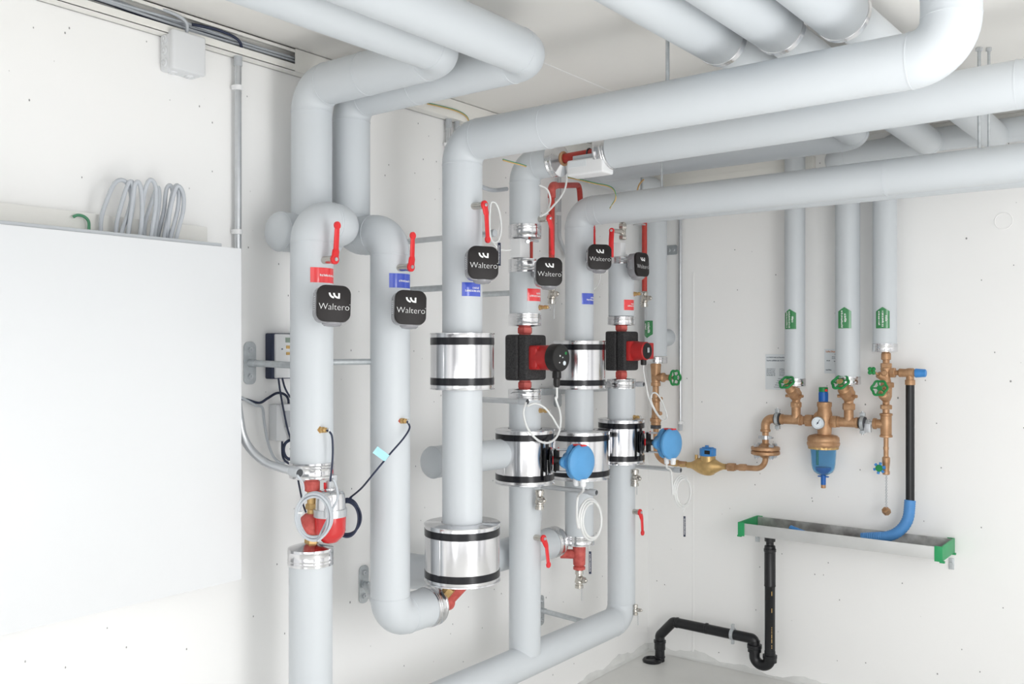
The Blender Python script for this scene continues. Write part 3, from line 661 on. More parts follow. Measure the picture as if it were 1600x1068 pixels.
# right wall trunking
q1 = at(1014, 280, Y=0); q2 = at(1275, 250, Y=0)
zt_ = at(1200, 254, Y=0).z; zb_ = at(1200, 279, Y=0).z
mb = MB(); mb.box(((.002+q2.x)/2, -.02, (zt_+zb_)/2), (q2.x-.002, .04, zt_-zb_), bv=.002); mb.box(((.002+q2.x)/2, -.041, (zt_+zb_)/2+.006), (q2.x-.002, .002, .002)); 
tag(mb.build('cable_trunking', 'trunk'), 'white cable trunking high on right wall between corner and middle pipes', 'trunking')
mb = MB(); mb.box((2.0, -.018, CEIL-.009), (1.4, .036, .018), bv=.002); mb.box((2.0, -.03, CEIL-.022), (1.4, .004, .008)); tag(mb.build('ceiling_rail', 'trunk'), 'narrow light rail where right wall meets ceiling, upper right corner', 'rail')

# wall controller and little box behind leftmost pipe
def wallbox(px0, px1, py0, py1, X):
    pm = (py0+py1)/2; a = at(px0, pm, X=X); b = at(px1, pm, X=X); z0 = at(px0, py1, X=X).z; z1 = at(px0, py0, X=X).z
    return (a.y+b.y)/2, (z0+z1)/2, b.y-a.y, z1-z0
y, z, wy, wz = wallbox(430, 484, 520, 592, .04)
t = thing('heating_controller', 'white wall controller with dark rim, partly behind leftmost pipe', 'controller', (0, y, z))
mb = MB(); mb.box((.018, y-.004, z), (.034, wy+.012, wz), bv=.005); mb.build('rear_frame', 'cabled', t)
mb = MB(); mb.box((.038, y, z), (.012, wy, wz-.006), bv=.004); mb.build('front_panel', 'white', t)
for (px, py, dw, dh, mt, nm) in ((452, 531, .03, .016, 'lcd', 'display'), (450, 542, .014, .010, 'gold', 'button'), (450, 552, .014, .009, 'gold', 'button'), (441, 545, .005, .005, 'ink', 'screw')):
    q = at(px, py, X=.045); mb = MB(); mb.box((.0446, q.y, q.z), (.003, dw, dh), bv=.0008); mb.build(nm, mt, t)
y, z, wy, wz = wallbox(432, 462, 632, 689, .04)
t = thing('power_supply_box', 'small white wall box below the controller, beside leftmost pipe', 'electrical box', (0, y, z))
mb = MB(); mb.box((.02, y, z), (.04, wy, wz), bv=.004); mb.build('case', 'boxgrey', t)
mb = MB(); mb.box((.0415, y+.004, z+.01), (.004, .02, wz*.45), bv=.001); mb.build('label_plate', 'grey', t)

def cable(label, pts, r, m, group=None, name='cable', n=7, cat='cable', closed=False):
    mb = MB(); mb.tube(smoothpath(pts, n, closed), r, 10, closed=closed); return tag(mb.build(name, m), label, cat, group)
K = lambda L, X=None, Y=None: [at(x, y, X=X, Y=Y) for x, y in L]
cable('dark cable waving from cabinet edge past the controller to small white box', K([(370, 622), (385, 624), (405, 629), (418, 622), (432, 614), (443, 615), (450, 622), (451, 634)], X=.02), .0042, 'cabled')
cable('grey cable from cabinet edge bending down beside small white box', K([(372, 618), (385, 625), (400, 633), (410, 637), (413, 660), (419, 692), (428, 714), (440, 723), (450, 719), (456, 712)], X=.026), .0042, 'cableg')
cable('thin dark cable dropping from controller past small white box, front one', K([(435, 590), (438, 612), (444, 645), (450, 672), (456, 690)], X=.05), .0032, 'cabled')
cable('thin dark cable dropping from controller, curving behind the pipe', K([(441, 590), (445, 605), (452, 618), (460, 628)], X=.046), .0032, 'cabled')
cable('dark cable hanging below small white box in a short bow', K([(441, 689), (441, 705), (443, 716), (450, 723), (458, 726)], X=.03), .0036, 'cabled')
cable('bundled dark cable curl below small white box', K([(455, 686), (446, 692), (443, 703), (447, 714), (456, 718)], X=.04), .005, 'cabled')

# ================================================================== fittings
def lever(label, pivot, arm_pts, base, R=.0145, mr=.0122, cat='valve handle', group='red ball valve levers', stem_r=.0115):
    """pivot and the arm's points are places; base is where the stem leaves the pipe"""
    pv = V(pivot); ax = (pv-V(base)).normalized()
    t = thing('valve_lever', label, cat, base, group)
    mb = MB(); mb.cyl(base, pv-ax*.004, stem_r, 20, bv=.001); mb.cyl(pv-ax*.012, pv-ax*.002, stem_r*1.12, 20, bv=.001); mb.build('stem', 'nickel', t)
    mb = MB(); mb.cyl(pv-ax*.005, pv+ax*.005, R, 24, bv=.002)
    path = bend([pv]+[V(p) for p in arm_pts], .02, 5); n = len(path)
    mb.tube(path, mr, 16, radii=[mr*(1.1-.35*i/(n-1)) for i in range(n)], flat=(ax, .42)); e = path[-1]; mb.cyl(e-ax*.0038, e+ax*.0038, mr*.95, 18, bv=.001); mb.build('handle', 'red', t)
    mb = MB(); mb.hexn(pv+ax*.004, pv+ax*.009, .0062); mb.cyl(pv+ax*.008, pv+ax*.011, .0034, 12); mb.build('nut', 'steel', t)
    return t
def leverpx(label, P, px, py, arm, out=.045, bot=.0, **k):
    X = P[0]+P[2]+out; q = at(px, py, X=X); b = V((P[0]+P[2]*.6, q.y, q.z)); pts = [at(x, y, X=X+.012*min(1, i+0)) for i, (x, y) in enumerate(arm)]
    return lever(label, q, pts, b, **k)
leverpx('red valve lever pointing up on leftmost red-stickered pipe', P1, 523, 405, [(525, 390), (527, 352)])
leverpx('red valve lever pointing up on blue-stickered pipe beside it', P2, 642, 417, [(644, 402), (645, 368)])
leverpx('red valve lever hanging down on large pipe, top left', P3, 757, 320, [(760, 335), (762, 374)])
leverpx('red valve lever hanging down behind black unit above left pump', P4, 858, 341, [(862, 356), (863, 394)])
leverpx('slim red valve lever half hidden behind pipe between the pumps', (P5[0]-.06, P5[1], P5[2]), 926, 346, [(928, 362), (929, 388)], out=.005)
leverpx('red valve lever on left leg, low beside the cone cap', P4, 849, 841, [(854, 853), (857, 882)], out=.035)
leverpx('red valve lever lowest at right, below right blue transmitter', P6, 1000, 800, [(1003, 810), (1004, 832)], out=.035)
# nickel valve body with its lever above right pump
q = at(973, 362, X=.33)
t = thing('ball_valve', 'nickel ball valve with red lever hidden under lowest long run', 'valve', q)
mb = MB(); mb.cyl(q-V((0, 0, .036)), q+V((0, 0, .05)), .014, 20, bv=.002); mb.hexn(q+V((0, 0, .012)), q+V((0, 0, .034)), .019); mb.hexn(q-V((0, 0, .034)), q-V((0, 0, .016)), .018); mb.build('body', 'nickel', t)
pv = at(956, 360, X=.385); mb = MB(); mb.cyl(q, pv, .0095, 18); mb.build('stem', 'nickel', t)
ax = (pv-q).normalized(); mb = MB(); mb.cyl(pv-ax*.004, pv+ax*.006, .0115, 22, bv=.002)
pth = bend([pv, at(955, 375, X=.395), at(955, 402, X=.395)], .02, 4); mb.tube(pth, .011, 14, flat=(ax, .45)); h = mb.build('handle', 'red', t)
mb = MB(); mb.hexn(pv+ax*.005, pv+ax*.010, .006); mb.build('nut', 'steel', h)
mb = MB(); qq = at(967, 390, X=.33); mb.box(qq, (.045, .045, .06), bv=.003); tag(mb.build('spacer_block', 'white'), 'small white square pipe block on cap above the right pump', 'pipe fitting')
q = at(808, 386, X=.335); z = q.z
t = thing('valve_actuator', 'white square block beneath the cap ring above left pump', 'actuator', q)
mb = MB(); mb.box((P4[0]+.0, P4[1]-.035, z), (.05, .055, .073), bv=.004); mb.cyl((P4[0], P4[1], z-.045), (P4[0], P4[1], z+.045), .018, 20); mb.build('body', 'white', t)
mb = MB(); mb.cyl((P4[0]+.015, P4[1]+.022, z-.04), (P4[0]+.015, P4[1]+.022, z+.03), .006, 12); mb.build('stem', 'redpipe', t)
mb = MB(); rc = (P4[0], P4[1]+.0, Z(P4, 352)-.05); mb.box(at(834, 376, X=.36), (.012, .05, .008), bv=.001); mb.cyl(at(823, 377, X=.36), at(825, 377, X=.38), .007, 12); mb.build('clamp', 'steel', t)

# Black square devices with the firm's lettering
def textmesh(body, size):
    cu = bpy.data.curves.new('lettering', 'FONT'); cu.body = body; cu.size = size; cu.align_x = 'CENTER'; cu.align_y = 'CENTER'; cu.extrude = 0.0; cu.offset = -0.0005; cu.resolution_u = 4
    o = bpy.data.objects.new('lettering', cu); C.objects.link(o); dg = bpy.context.evaluated_depsgraph_get(); me = bpy.data.meshes.new_from_object(o.evaluated_get(dg))
    vs = [v.co.copy() for v in me.vertices]; fs = [tuple(p.vertices) for p in me.polygons]; bpy.data.objects.remove(o); bpy.data.curves.remove(cu); bpy.data.meshes.remove(me); return vs, fs
TXT = textmesh('Waltero', .0262)
def swoosh(x0, y0, w_, h_, th):
    out = []; n = 10
    for k in range(n+1): a = PI+PI/2*k/n*1.0; out.append((x0+w_+w_*math.cos(a), y0+h_*math.sin(a)))
    inn = []
    for k in range(n+1): a = PI+PI/2*k/n; inn.append((x0+w_+(w_-th)*math.cos(a), y0+(h_-th)*math.sin(a)))
    return out, inn
def device(label, px, py, P, dist, tiltx=0.0, yaw=12, roll=0, w_=.098, h_=.104, lift=0):
    X0, Y0 = P[0], P[1]; tt = proj((X0, Y0, 1.6))[2]-dist; c = at(px, py, t=tt)
    to = (CAM-c); to.z = 0; to.normalize(); a = math.atan2(to.y, to.x)+math.radians(yaw+4)
    n = V((math.cos(a), math.sin(a), 0)); n = (n+V((0, 0, tiltx))).normalized(); x = V((0, 0, 1)).cross(n).normalized(); y = n.cross(x)
    cr_, sr_ = math.cos(math.radians(roll)), math.sin(math.radians(roll)); x, y = x*cr_+y*sr_, y*cr_-x*sr_
    F = frame(c, x, y, n); t = thing('wireless_sensor_unit', label, 'sensor unit', c, 'black square sensor units')
    mb = MB(); mb.prism([(a_, b_-.003) for a_, b_ in rrect(w_*1.0, h_*1.0, .026, 8)], F, -.046, -.010, .003); mb.build('base_housing', 'smoke', t)
    mb = MB(); 
    for i in range(7): mb.box(F @ V((-w_*.50, -.018+i*.006, -.028)), (.0015, .0035, .014), Matrix((x, y, n)).transposed())
    mb.build('side_grille', 'steel', t)
    mb = MB(); mb.prism(rrect(w_, h_, .025, 8), F, -.012, .002, .0028); fc = mb.build('front_cover', 'cap', t)
    mb = MB(); mb.add([F @ V((v.x, v.y-.010, .0026)) for v in TXT[0]], TXT[1]); mb.box(F @ V((.0455, .001-.002, .0026)), (.003, .0012, .0003), Matrix((x, y, n)).transposed()); mb.build('lettering', 'print', fc)
    mb = MB(); 
    for x0 in (-.017, -.0045):
        o_, i_ = swoosh(x0, .030, .0155, .0155, .0052); poly = o_+i_[::-1]; k = len(poly); N = len(o_)
        vs = [F @ V((p[0], p[1], .0026)) for p in o_]+[F @ V((p[0], p[1], .0026)) for p in i_]; mb.add(vs, [(j, j+1, N+j+1, N+j) for j in range(N-1)])
    mb.add([F @ V(p) for p in ((.0105, .030, .0026), (.0157, .030, .0026), (.0157, .0145, .0026), (.0105, .0145, .0026))], [(0, 1, 2, 3)]); mb.build('emblem', 'print', fc)
    mb = MB(); mb.lathe(F @ V((.004, -h_*.44, -.030)), y*-1, [(0, .030), (.012, .028), (.017, .022), (.019, .008)], 24); mb.build('mounting_boss', 'smoke', t)
    mb = MB(); ax_ = V((X0, Y0, c.z)); mb.cyl(c-n*.044, ax_+((c-n*.044)-ax_).normalized()*P[2]*1.06, .012, 16); mb.build('mounting_stub', 'smoke', t)
    return t
device('black square unit below red sticker on leftmost pipe, biggest and nearest', 522, 474, P1, .16, .02, 13, -2)
device('black square unit below blue sticker on second standing pipe', 642, 480, P2, .16, .02, 12, -2)
device('black square unit above blue sticker on large standing pipe', 755.5, 410, P3, .16, .04, 12, -1)
device('black square unit overlapping aluminium cap above left pump', 858.5, 424, P4, .18, .03, 10, -1)
device('black square unit on pipe between the pumps, beneath lowest long run', 937.5, 401, P5, .16, .05, 10, -1)
device('black square unit turned sideways, far right before the red drop pipe', 1004, 413, P6, .13, .04, 52, 0, .098, .104)

# ------------------------------------------------------------------ pumps
def pump(label, P, px_head, pyc, py0, py1, kind):
    X, Y = P[0], P[1]; f0 = proj((X, Y, 1.6))[2]; zc = 1.6+(CY-pyc)/FPX*(f0-.09); H = (py1-py0)/FPX*(f0-.09)
    t = thing('circulation_pump', label, 'pump', (X, Y, zc))
    ang = math.radians(-4); u = V((math.cos(ang), math.sin(ang), 0)); v = V((-u.y, u.x, 0)); R = Matrix((u, v, V((0, 0, 1)))).transposed()
    b = V((X, Y, zc))
    if kind == 1:
        mb = MB(); mb.box(b-u*.017, (.066, .128, H), R, bv=.014, seg=4); mb.build('insulation_shell', 'foam', t, 'speckled black foam half shell')
        mb = MB(); mb.box(b+u*.038, (.044, .122, H*.985), R, bv=.014, seg=4); mb.build('insulation_shell', 'foam', t)
        mb = MB(); mb.box(b+u*.07, (.05, .092, .092), R, bv=.012, seg=3); mb.cyl(b+u*.055, b+u*.140, .047, 36, bv=.003)
        for s in (-1, 1):
            for q in (-1, 1): mb.cyl(b+u*.066+v*(s*.038)+V((0, 0, q*.038)), b+u*.098+v*(s*.038)+V((0, 0, q*.038)), .006, 12)
        mb.build('motor_housing', 'pumpred', t)
        mb = MB(); mb.lathe(b+u*.140, u, [(0, .048), (.002, .052), (.034, .052), (.040, .049), (.042, .044), (.0415, .01)], 48); hd = mb.build('control_head', 'black', t)
        for (a_, r_, rr, mt) in ((.6, .030, .0062, 'green'), (-.9, .026, .0085, 'dial'), (2.5, .012, .0035, 'print'), (-2.2, .022, .003, 'print'), (.2, .006, .003, 'grey')):
            c = b+u*.1805+v*(r_*math.cos(a_))+V((0, 0, r_*math.sin(a_))); mb = MB(); mb.cyl(c, c+u*.0022, rr, 18, bv=.0006); mb.build('button', mt, hd)
        c = b+u*.158-V((0, 0, .045)); mb = MB(); mb.lathe(c, (0, 0, -1), [(0, .015), (.006, .016), (.03, .0165), (.033, .013), (.040, .012), (.062, .011), (.066, .007)], 20); 
        for k in range(6): a_ = k*PI/3; mb.box(c+V((math.cos(a_)*.0155, math.sin(a_)*.0155, -.02)), (.004, .004, .022))
        mb.build('plug', 'black', t)
        plug = c-V((0, 0, .066))
    else:
        mb = MB(); mb.box(b-u*.02, (.058, .116, H), R, bv=.010, seg=3); mb.build('insulation_shell', 'foam', t)
        mb = MB(); mb.box(b+u*.034, (.046, .112, H*.99), R, bv=.014, seg=4); mb.build('insulation_shell', 'foam', t)
        mb = MB(); mb.cyl(b+u*.05, b+u*.137, .042, 36, bv=.004, r2=.040); mb.box(b+u*.062, (.03, .088, .088), R, bv=.01)
        mb.build('motor_housing', 'pumpred', t)
        mb = MB(); mb.box(b+u*.100+v*.042, (.06, .045, .072), R, bv=.005); mb.build('terminal_box', 'pumpred', t)
        mb = MB(); mb.lathe(b+u*.136, u, [(0, .036), (.003, .035), (.005, .028), (.003, .012)], 36); hd = mb.build('control_head', 'black', t)
        mb = MB(); mb.box(b+u*.143+V((0, 0, .004)), (.006, .011, .022), R, bv=.002); mb.build('selector_knob', 'grey', hd)
        c = b+u*.118-V((0, 0, .036)); mb = MB(); mb.cyl(c, c-V((0, 0, .026)), .013, 18, bv=.003); mb.build('plug', 'black', t); plug = c-V((0, 0, .026))
    return t, plug
t1, plug1 = pump('circulation pump with red motor, round black head and foam shell, left one', P4, 864, 558.5, 522, 595, 1)
t2, plug2 = pump('circulation pump with red motor and small dark dial, right one', P6, 1005, 548, 516.5, 579, 2)
def union(label, P, py0, py1, r, group='red unions at the pumps'):
    z0 = Z(P, py1); z1 = Z(P, py0); mb = MB(); mb.hexn((P[0], P[1], z0), (P[0], P[1], z1), r); mb.cyl((P[0], P[1], z0-.012), (P[0], P[1], z1+.012), r*.78, 24)
    tag(mb.build('union_nut', 'fitting'), label, 'pipe union', group)
union('red union nut above the left pump', P4, 511, 521, .030)
union('red union nut below the left pump', P4, 596, 606, .028)
union('red union nut above the right pump', P6, 508, 516, .030)
union('red union nut below the right pump', P6, 580, 590, .029)
cable('white cable from left pump plug looping over drum to conduit arm', [plug1, plug1+V((.0, 0, -.04))]+[at(x, y, X=x_) for x, y, x_ in ((868, 622, .47), (876, 650, .46), (872, 678, .45), (858, 691, .45), (840, 687, .44), (824, 668, .43), (818, 645, .43), (822, 628, .435))], .0042, 'cablew')
cable('white cable ring hanging loosely in front of pipe below left pump', K([(824, 634), (836, 630), (850, 636), (862, 650), (869, 662), (874, 670)], X=.46), .0040, 'cablew')
cable('white cable from right pump dropping in a narrow loop over brass pipe', [plug2, plug2-V((0, 0, .03))]+K([(1010, 604), (1014, 622), (1024, 643), (1034, 655), (1041, 654), (1041, 645), (1034, 626), (1025, 614), (1018, 616), (1018, 628), (1027, 646), (1036, 656)], X=.45), .0036, 'cablew')

# ------------------------------------------------------------------ sensor pockets, drain cocks
def pocket(label, P, px, py, hexm='fitting', L=.03, out=0.0, X=None):
    X0 = P[0]+P[2]*.80+out; q = at(px, py, X=X0+.01); b = V((X0-.02, q.y, q.z)); u = V((1, 0, 0))
    t = thing('sensor_pocket', label, 'sensor pocket', q, 'brass sensor pockets'); mb = MB(); mb.hexn(b, b+u*.03, .0125); mb.build('nut', hexm, t)
    mb = MB(); mb.hexn(b+u*.03, b+u*.042, .0095); mb.cyl(b+u*.042, b+u*(.042+L), .0065, 16, bv=.001); mb.hexn(b+u*(.042+L*.4), b+u*(.042+L*.7), .0085); mb.build('gland', 'brass', t)
    mb = MB(); e = b+u*(.042+L); mb.tube(smoothpath([e, e+V((.006, 0, .006)), e+V((.010, 0, .001)), e+V((.008, 0, -.006))], 4), .0016, 8); mb.build('seal_wire', 'steel', t); return e
e1 = pocket('brass pocket on leftmost pipe with dark cable hanging from it', P1, 502, 671, 'brass', .012)
e2 = pocket('red and brass pocket on second standing pipe feeding long dark cable', P2, 627, 657, 'fitting', .012)
pocket('brass pocket with seal just above cap over left pump', P4, 843, 480)
pocket('brass pocket on pipe below left pump inside the white cable ring', P4, 843, 641)
pocket('brass pocket just above the drum under right pump', P6, 989, 651, 'fitting', .02)
pocket('brass pocket beside drain cock left of corner pipe', P6, 991, 459, 'fitting', .02)
pocket('red pocket tucked under sideways black unit on cap', P6, 988, 414, 'fitting', .004)
cable('short dark sensor cable from brass pocket down to silver dome', [e1]+[at(x, y, X=.38) for x, y in ((518, 679), (520, 700), (519, 725), (516, 752))], .0030, 'cabled', name='sensor_cable')
cable('long dark sensor cable slanting from second pipe to the coil', [e2]+[at(x, y, X=x_) for x, y, x_ in ((640, 668, .42), (630, 685, .43), (610, 708, .43), (585, 738, .42), (565, 762, .35), (547, 777, .275))], .0030, 'cabled', name='sensor_cable')
q = at(598, 707, X=.43); F = frame(q, V((.75, .5, .35)).normalized(), V((-.4, -.2, .8)).normalized(), V((.6, -.8, 0)).normalized())
mb = MB(); a_, b_ = at(586, 702, X=.436), at(605, 716, X=.436); d_ = (b_-a_); nn = (CAM-q).normalized(); s_ = nn.cross(d_).normalized()*.012
mb.add([a_-s_, b_-s_, b_+s_, a_+s_]+[p-nn*.0012 for p in (a_-s_, b_-s_, b_+s_, a_+s_)], [(0, 1, 2, 3), (4, 5, 6, 7), (0, 1, 5, 4), (1, 2, 6, 5), (2, 3, 7, 6), (3, 0, 4, 7)])
tag(mb.build('cable_tag', 'slight'), 'pale cyan paper tag stuck to the slanting sensor cable', 'tag')

def chain(root, p, n, step=.0052):
    mb = MB(); p = V(p)
    for k in range(n+3):
        c = p-V((0, 0, step*k)); ax = V((1, 0, 0)) if k % 2 else V((0, 1, 0)); mb.ring(c, ax, .0024, .0008, 5, 8)
    return mb.build('chain', 'steel', root)
def draincock(label, q, s=1.0, down=True, ch=9, turn=0, group='nickel drain cocks'):
    s *= 1.4; q = V(q); d = V((0, 0, -1)); t = thing('drain_cock', label, 'drain valve', q, group); k = .001*s
    mb = MB(); mb.lathe(q, d, [(0, 11*k), (3*k, 12*k), (12*k, 12*k), (13*k, 9*k), (22*k, 10*k), (32*k, 13*k), (36*k, 13*k), (38*k, 10*k), (48*k, 10*k)], 24)
    a_ = math.radians(turn); sd = V((math.cos(a_), math.sin(a_), 0)); c = q+d*24*k
    mb.cyl(c, c+sd*22*k, 9*k, 20, bv=.001); mb.build('body', 'nickel', t)
    mb = MB(); mb.hexn(c+sd*20*k, c+sd*32*k, 9*k); mb.lathe(c+sd*32*k, sd, [(0, 7*k), (6*k, 5*k), (8*k, 2*k)], 16); mb.build('cap', 'nickel', t)
    mb = MB(); sv = V((-sd.y, sd.x, 0)); mb.lathe(q+d*44*k, d, [(0, 12.5*k), (8*k, 12.5*k), (9*k, 10*k)], 24); mb.build('end_cap', 'nickel', t)
    mb = MB(); mb.box(q+d*40*k-sd*10*k, (26*k, 4*k, 3*k), Matrix.Rotation(a_, 3, 'Z'), bv=.0006); mb.build('handle', 'nickel', t)
    if ch: chain(t, q+d*46*k+sd*14*k, ch)
    return t
# red safety drop pipe beside left pump line
A_ = .36; B_ = at(862, 300, X=.24)
t = thing('red_drop_pipe', 'red painted thin pipe arching down behind lever, ending at drain cock', 'pipe', B_)
mb = MB(); mb.tube(bend([(B_.x, B_.y, zp(B_.x, B_.y, 447)), (B_.x, B_.y, zp(B_.x, B_.y, 290)), at(905, 289, X=.12), at(908, 330, X=.12)], .03, 8), .0125, 18); mb.build('pipe', 'redpipe', t)
mb = MB(); zz = zp(B_.x, B_.y, 290); mb.tube(bend([(B_.x, B_.y, zz-.05), (B_.x, B_.y, zz), V((B_.x, B_.y, zz))+(at(905, 289, X=.12)-V((B_.x, B_.y, zz))).normalized()*.05], .03, 8), .0165, 18); mb.build('elbow_fitting', 'fitting', t)
draincock('nickel drain cock with chain right beneath unit above left pump', (B_.x, B_.y, zp(B_.x, B_.y, 447)), 1.0, ch=11, turn=-25)
q = at(1007, 400, X=.27)
t = thing('red_drop_pipe', 'straight red painted pipe behind sideways black unit near corner', 'pipe', q)
mb = MB(); mb.tube([(q.x, q.y, zp(q.x, q.y, 457)), (q.x, q.y, zp(q.x, q.y, 318))], .0125, 18); mb.build('pipe', 'redpipe', t)
draincock('nickel drain cock with chain below sideways unit near corner', (q.x, q.y, zp(q.x, q.y, 455)), 1.0, ch=10, turn=-25)
q = at(990, 352, X=.33); 
mb = MB(); mb.box(at(999, 351, X=.30), (.05, .03, .006), bv=.001); tag(mb.build('metal_strap', 'steel'), 'short metal strap under lowest long run near the red drop pipe', 'bracket')
q = at(843, 765, X=.40); draincock('nickel drain cock under drum beneath the left pump', q, 1.0, ch=7, turn=-35)
q = at(992, 733, X=.385); draincock('nickel drain cock under drum beneath the right pump', q, 1.0, ch=6, turn=-35)
q = at(993, 944, X=.38); draincock('tiny nickel drain cock beside lowest elbow near the floor', q, .62, ch=7, turn=0)
# red tee below pipe between pumps
q = at(903, 866, X=.25); q = V((P5[0], P5[1], q.z))
t = thing('red_tee', 'red oxide tee fitting between cone cap and drain cock', 'pipe fitting', q)
zt2 = Z(P5, 851); zb2_ = Z(P5, 890)
mb = MB(); mb.lathe((P5[0], P5[1], zb2_), (0, 0, 1), [(0, .017), (.004, .026), (.014, .026), (.018, .020), (.024, .026), ((zt2-zb2_)-.006, .028), (zt2-zb2_+.006, .024)], 28)
mb.tube([(.18, -1.08, q.z-.0), (P5[0], P5[1], q.z)], .020, 20); mb.build('body', 'fitting', t)
draincock('nickel drain cock with chain below the red tee', (P5[0], P5[1], zb2_), 1.05, ch=9, turn=-25)

# red valve between bottom pipe and lowest drum
zc2 = zb2
t = thing('elbow_valve', 'red valve body showing under lowest aluminium drum', 'valve', (P2[0]+.03, -1.99, zc2))
a_ = V((P2[0], -2.02, zc2)); b_ = V((P2[0]+.055, -1.955, zc2+.04))
mb = MB(); mb.tube(bend([a_-V((0, .02, 0)), a_+V((.0, .03, .0)), b_+V((.02, .0, .05))], .03, 6), .026, 20); mb.cyl(a_+V((0, .012, 0)), a_+V((0, .045, 0)), .034, 24, bv=.004); mb.build('body', 'fitting', t)
mb = MB(); mb.hexn(a_+V((.02, -.01, .022)), a_+V((.05, .0, .06)), .02); mb.build('brass_insert', 'brass', t)

# ------------------------------------------------------------------ separator (red bowl, silver dome) between the leftmost pipes
zt3 = Z(P1, 748); zb3 = Z(P1, 846)
t = thing('flow_valve_line', 'red and brass valve body between two aluminium caps at leftmost pipe', 'valve', (P1[0], P1[1], zb3))
mb = MB(); mb.lathe((P1[0], P1[1], Z(P1, 767)), (0, 0, 1), [(0, .018), (.004, .024), (.03, .024), (.033, .021), (.05, .021)], 28); mb.build('union_nut', 'fitting', t)
mb = MB(); mb.cyl((P1[0], P1[1], zb3-.006), (P1[0], P1[1], Z(P1, 765)), .014, 20); mb.hexn((P1[0], P1[1], Z(P1, 795)), (P1[0], P1[1], Z(P1, 786)), .019); mb.hexn((P1[0], P1[1], zb3-.004), (P1[0], P1[1], zb3+.012), .022); mb.build('brass_pipe', 'brass', t)
mb = MB(); mb.lathe((P1[0], P1[1], Z(P1, 836)), (0, 0, 1), [(0, .018), (.01, .034), (.03, .038), (.055, .032), (.066, .02)], 28); mb.build('valve_body', 'fitting', t)
q = at(516, 800, X=P1[0]+.055); cx_, cy_ = q.x, q.y; f = lambda py: zp(cx_, cy_, py)
mb = MB(); mb.tube([(P1[0], P1[1], Z(P1, 820)), (cx_, cy_, f(822))], .02, 18); mb.build('side_port', 'fitting', t)
t = thing('drain_separator', 'red bowl with silver domed top and clamp band, between leftmost pipe caps', 'separator', (cx_, cy_, f(845)))
h = f(803)-f(846); mb = MB(); mb.lathe((cx_, cy_, f(847)), (0, 0, 1), [(0, .016), (.002, .022), (.006, .026), (.010, .030), (.020, .040), (.035, .0455), (h, .047)], 44); mb.build('bowl', 'bowlred', t)
h = f(765)-f(803); mb = MB(); mb.lathe((cx_, cy_, f(803)), (0, 0, 1), [(0, .046), (h*.65, .044), (h*.85, .042), (h*.95, .038), (h, .030), (h+.001, .016), (h+.005, .016)], 44); mb.build('dome', 'alu', t)
z = f(800); mb = MB(); mb.lathe((cx_, cy_, z-.012), (0, 0, 1), [(0, .0465), (.001, .0495), (.023, .0495), (.024, .0465)], 44); mb.box(at(512, 801, X=cx_+.05), (.012, .02, .026), bv=.002); mb.cyl(at(512, 801, X=cx_+.035), at(517, 801, X=cx_+.07), .004, 12); mb.build('clamp_band', 'steel', t)
mb = MB(); z = f(765); mb.box((cx_, cy_, z+.014), (.018, .018, .028), bv=.003); mb.cyl((cx_, cy_, z), (cx_, cy_, z+.045), .005, 12); mb.box((cx_+.010, cy_+.006, z+.035), (.014, .014, .02), bv=.002); mb.build('sensor_head', 'steel', t)
mb = MB(); mb.box((cx_-.012, cy_-.010, z+.012), (.006, .006, .02), bv=.001); mb.box((cx_+.002, cy_+.004, z+.054), (.006, .006, .012), bv=.001); mb.build('terminal', 'red', t)
def coil(label, px, py, X, rx, rz, turns, r, m, lead=(), tail=(), wob=.004, ax=(0.79, 0.61)):
    c = at(px, py, X=X); k = proj(c)[2]/FPX; rnd = random.Random(px); pts = [at(x, y, X=X) for x, y in lead]; n = 26
    nx, ny = ax; dn = V((RY, -RX, 0))
    for i in range(int(turns*n)+1):
        a_ = PI*.75-2*PI*i/n; kk = 1+.09*math.sin(i/n*1.13*PI+px)+.03*math.sin(i*.31); kz = 1+.09*math.sin(i/n*.83*PI+1)
        pts.append(c+V((nx*math.cos(a_)*rx*k*kk, ny*math.cos(a_)*rx*k*kk, math.sin(a_)*rz*k*kz))+dn*(wob*(i/n)))
    pts += [at(x, y, X=X) for x, y in tail]
    mb = MB(); mb.tube(smoothpath(pts, 3), r, 9); return tag(mb.build('cable_coil', m), label, 'cable coil')
coil('grey sensor cable coiled in front of the red bowl', 492, 806, .43, 26, 34, 5.6, .0036, 'cableg', [(464, 742), (473, 755), (474, 775)], [(522, 790), (528, 775), (524, 755), (520, 748)])
coil('dark blue cable coiled at right side behind silver dome', 543, 808, .27, 20, 27, 5.0, .0034, 'cabled', [], [(545, 780), (549, 776)])
mb = MB()
for px in (470, 514): q = at(px, 800, X=.46); mb.box(q, (.010, .020, .005), Matrix.Rotation(.6, 3, 'Z'), bv=.001)
tag(mb.build('cable_tie', 'cablew'), 'white ties round the grey cable coil by red bowl', 'cable tie')
cable('thin dark cable passing behind leftmost cap towards valve body', K([(454, 700), (462, 725), (466, 750), (473, 785), (478, 800)], X=.2), .003, 'cabled', name='sensor_cable')

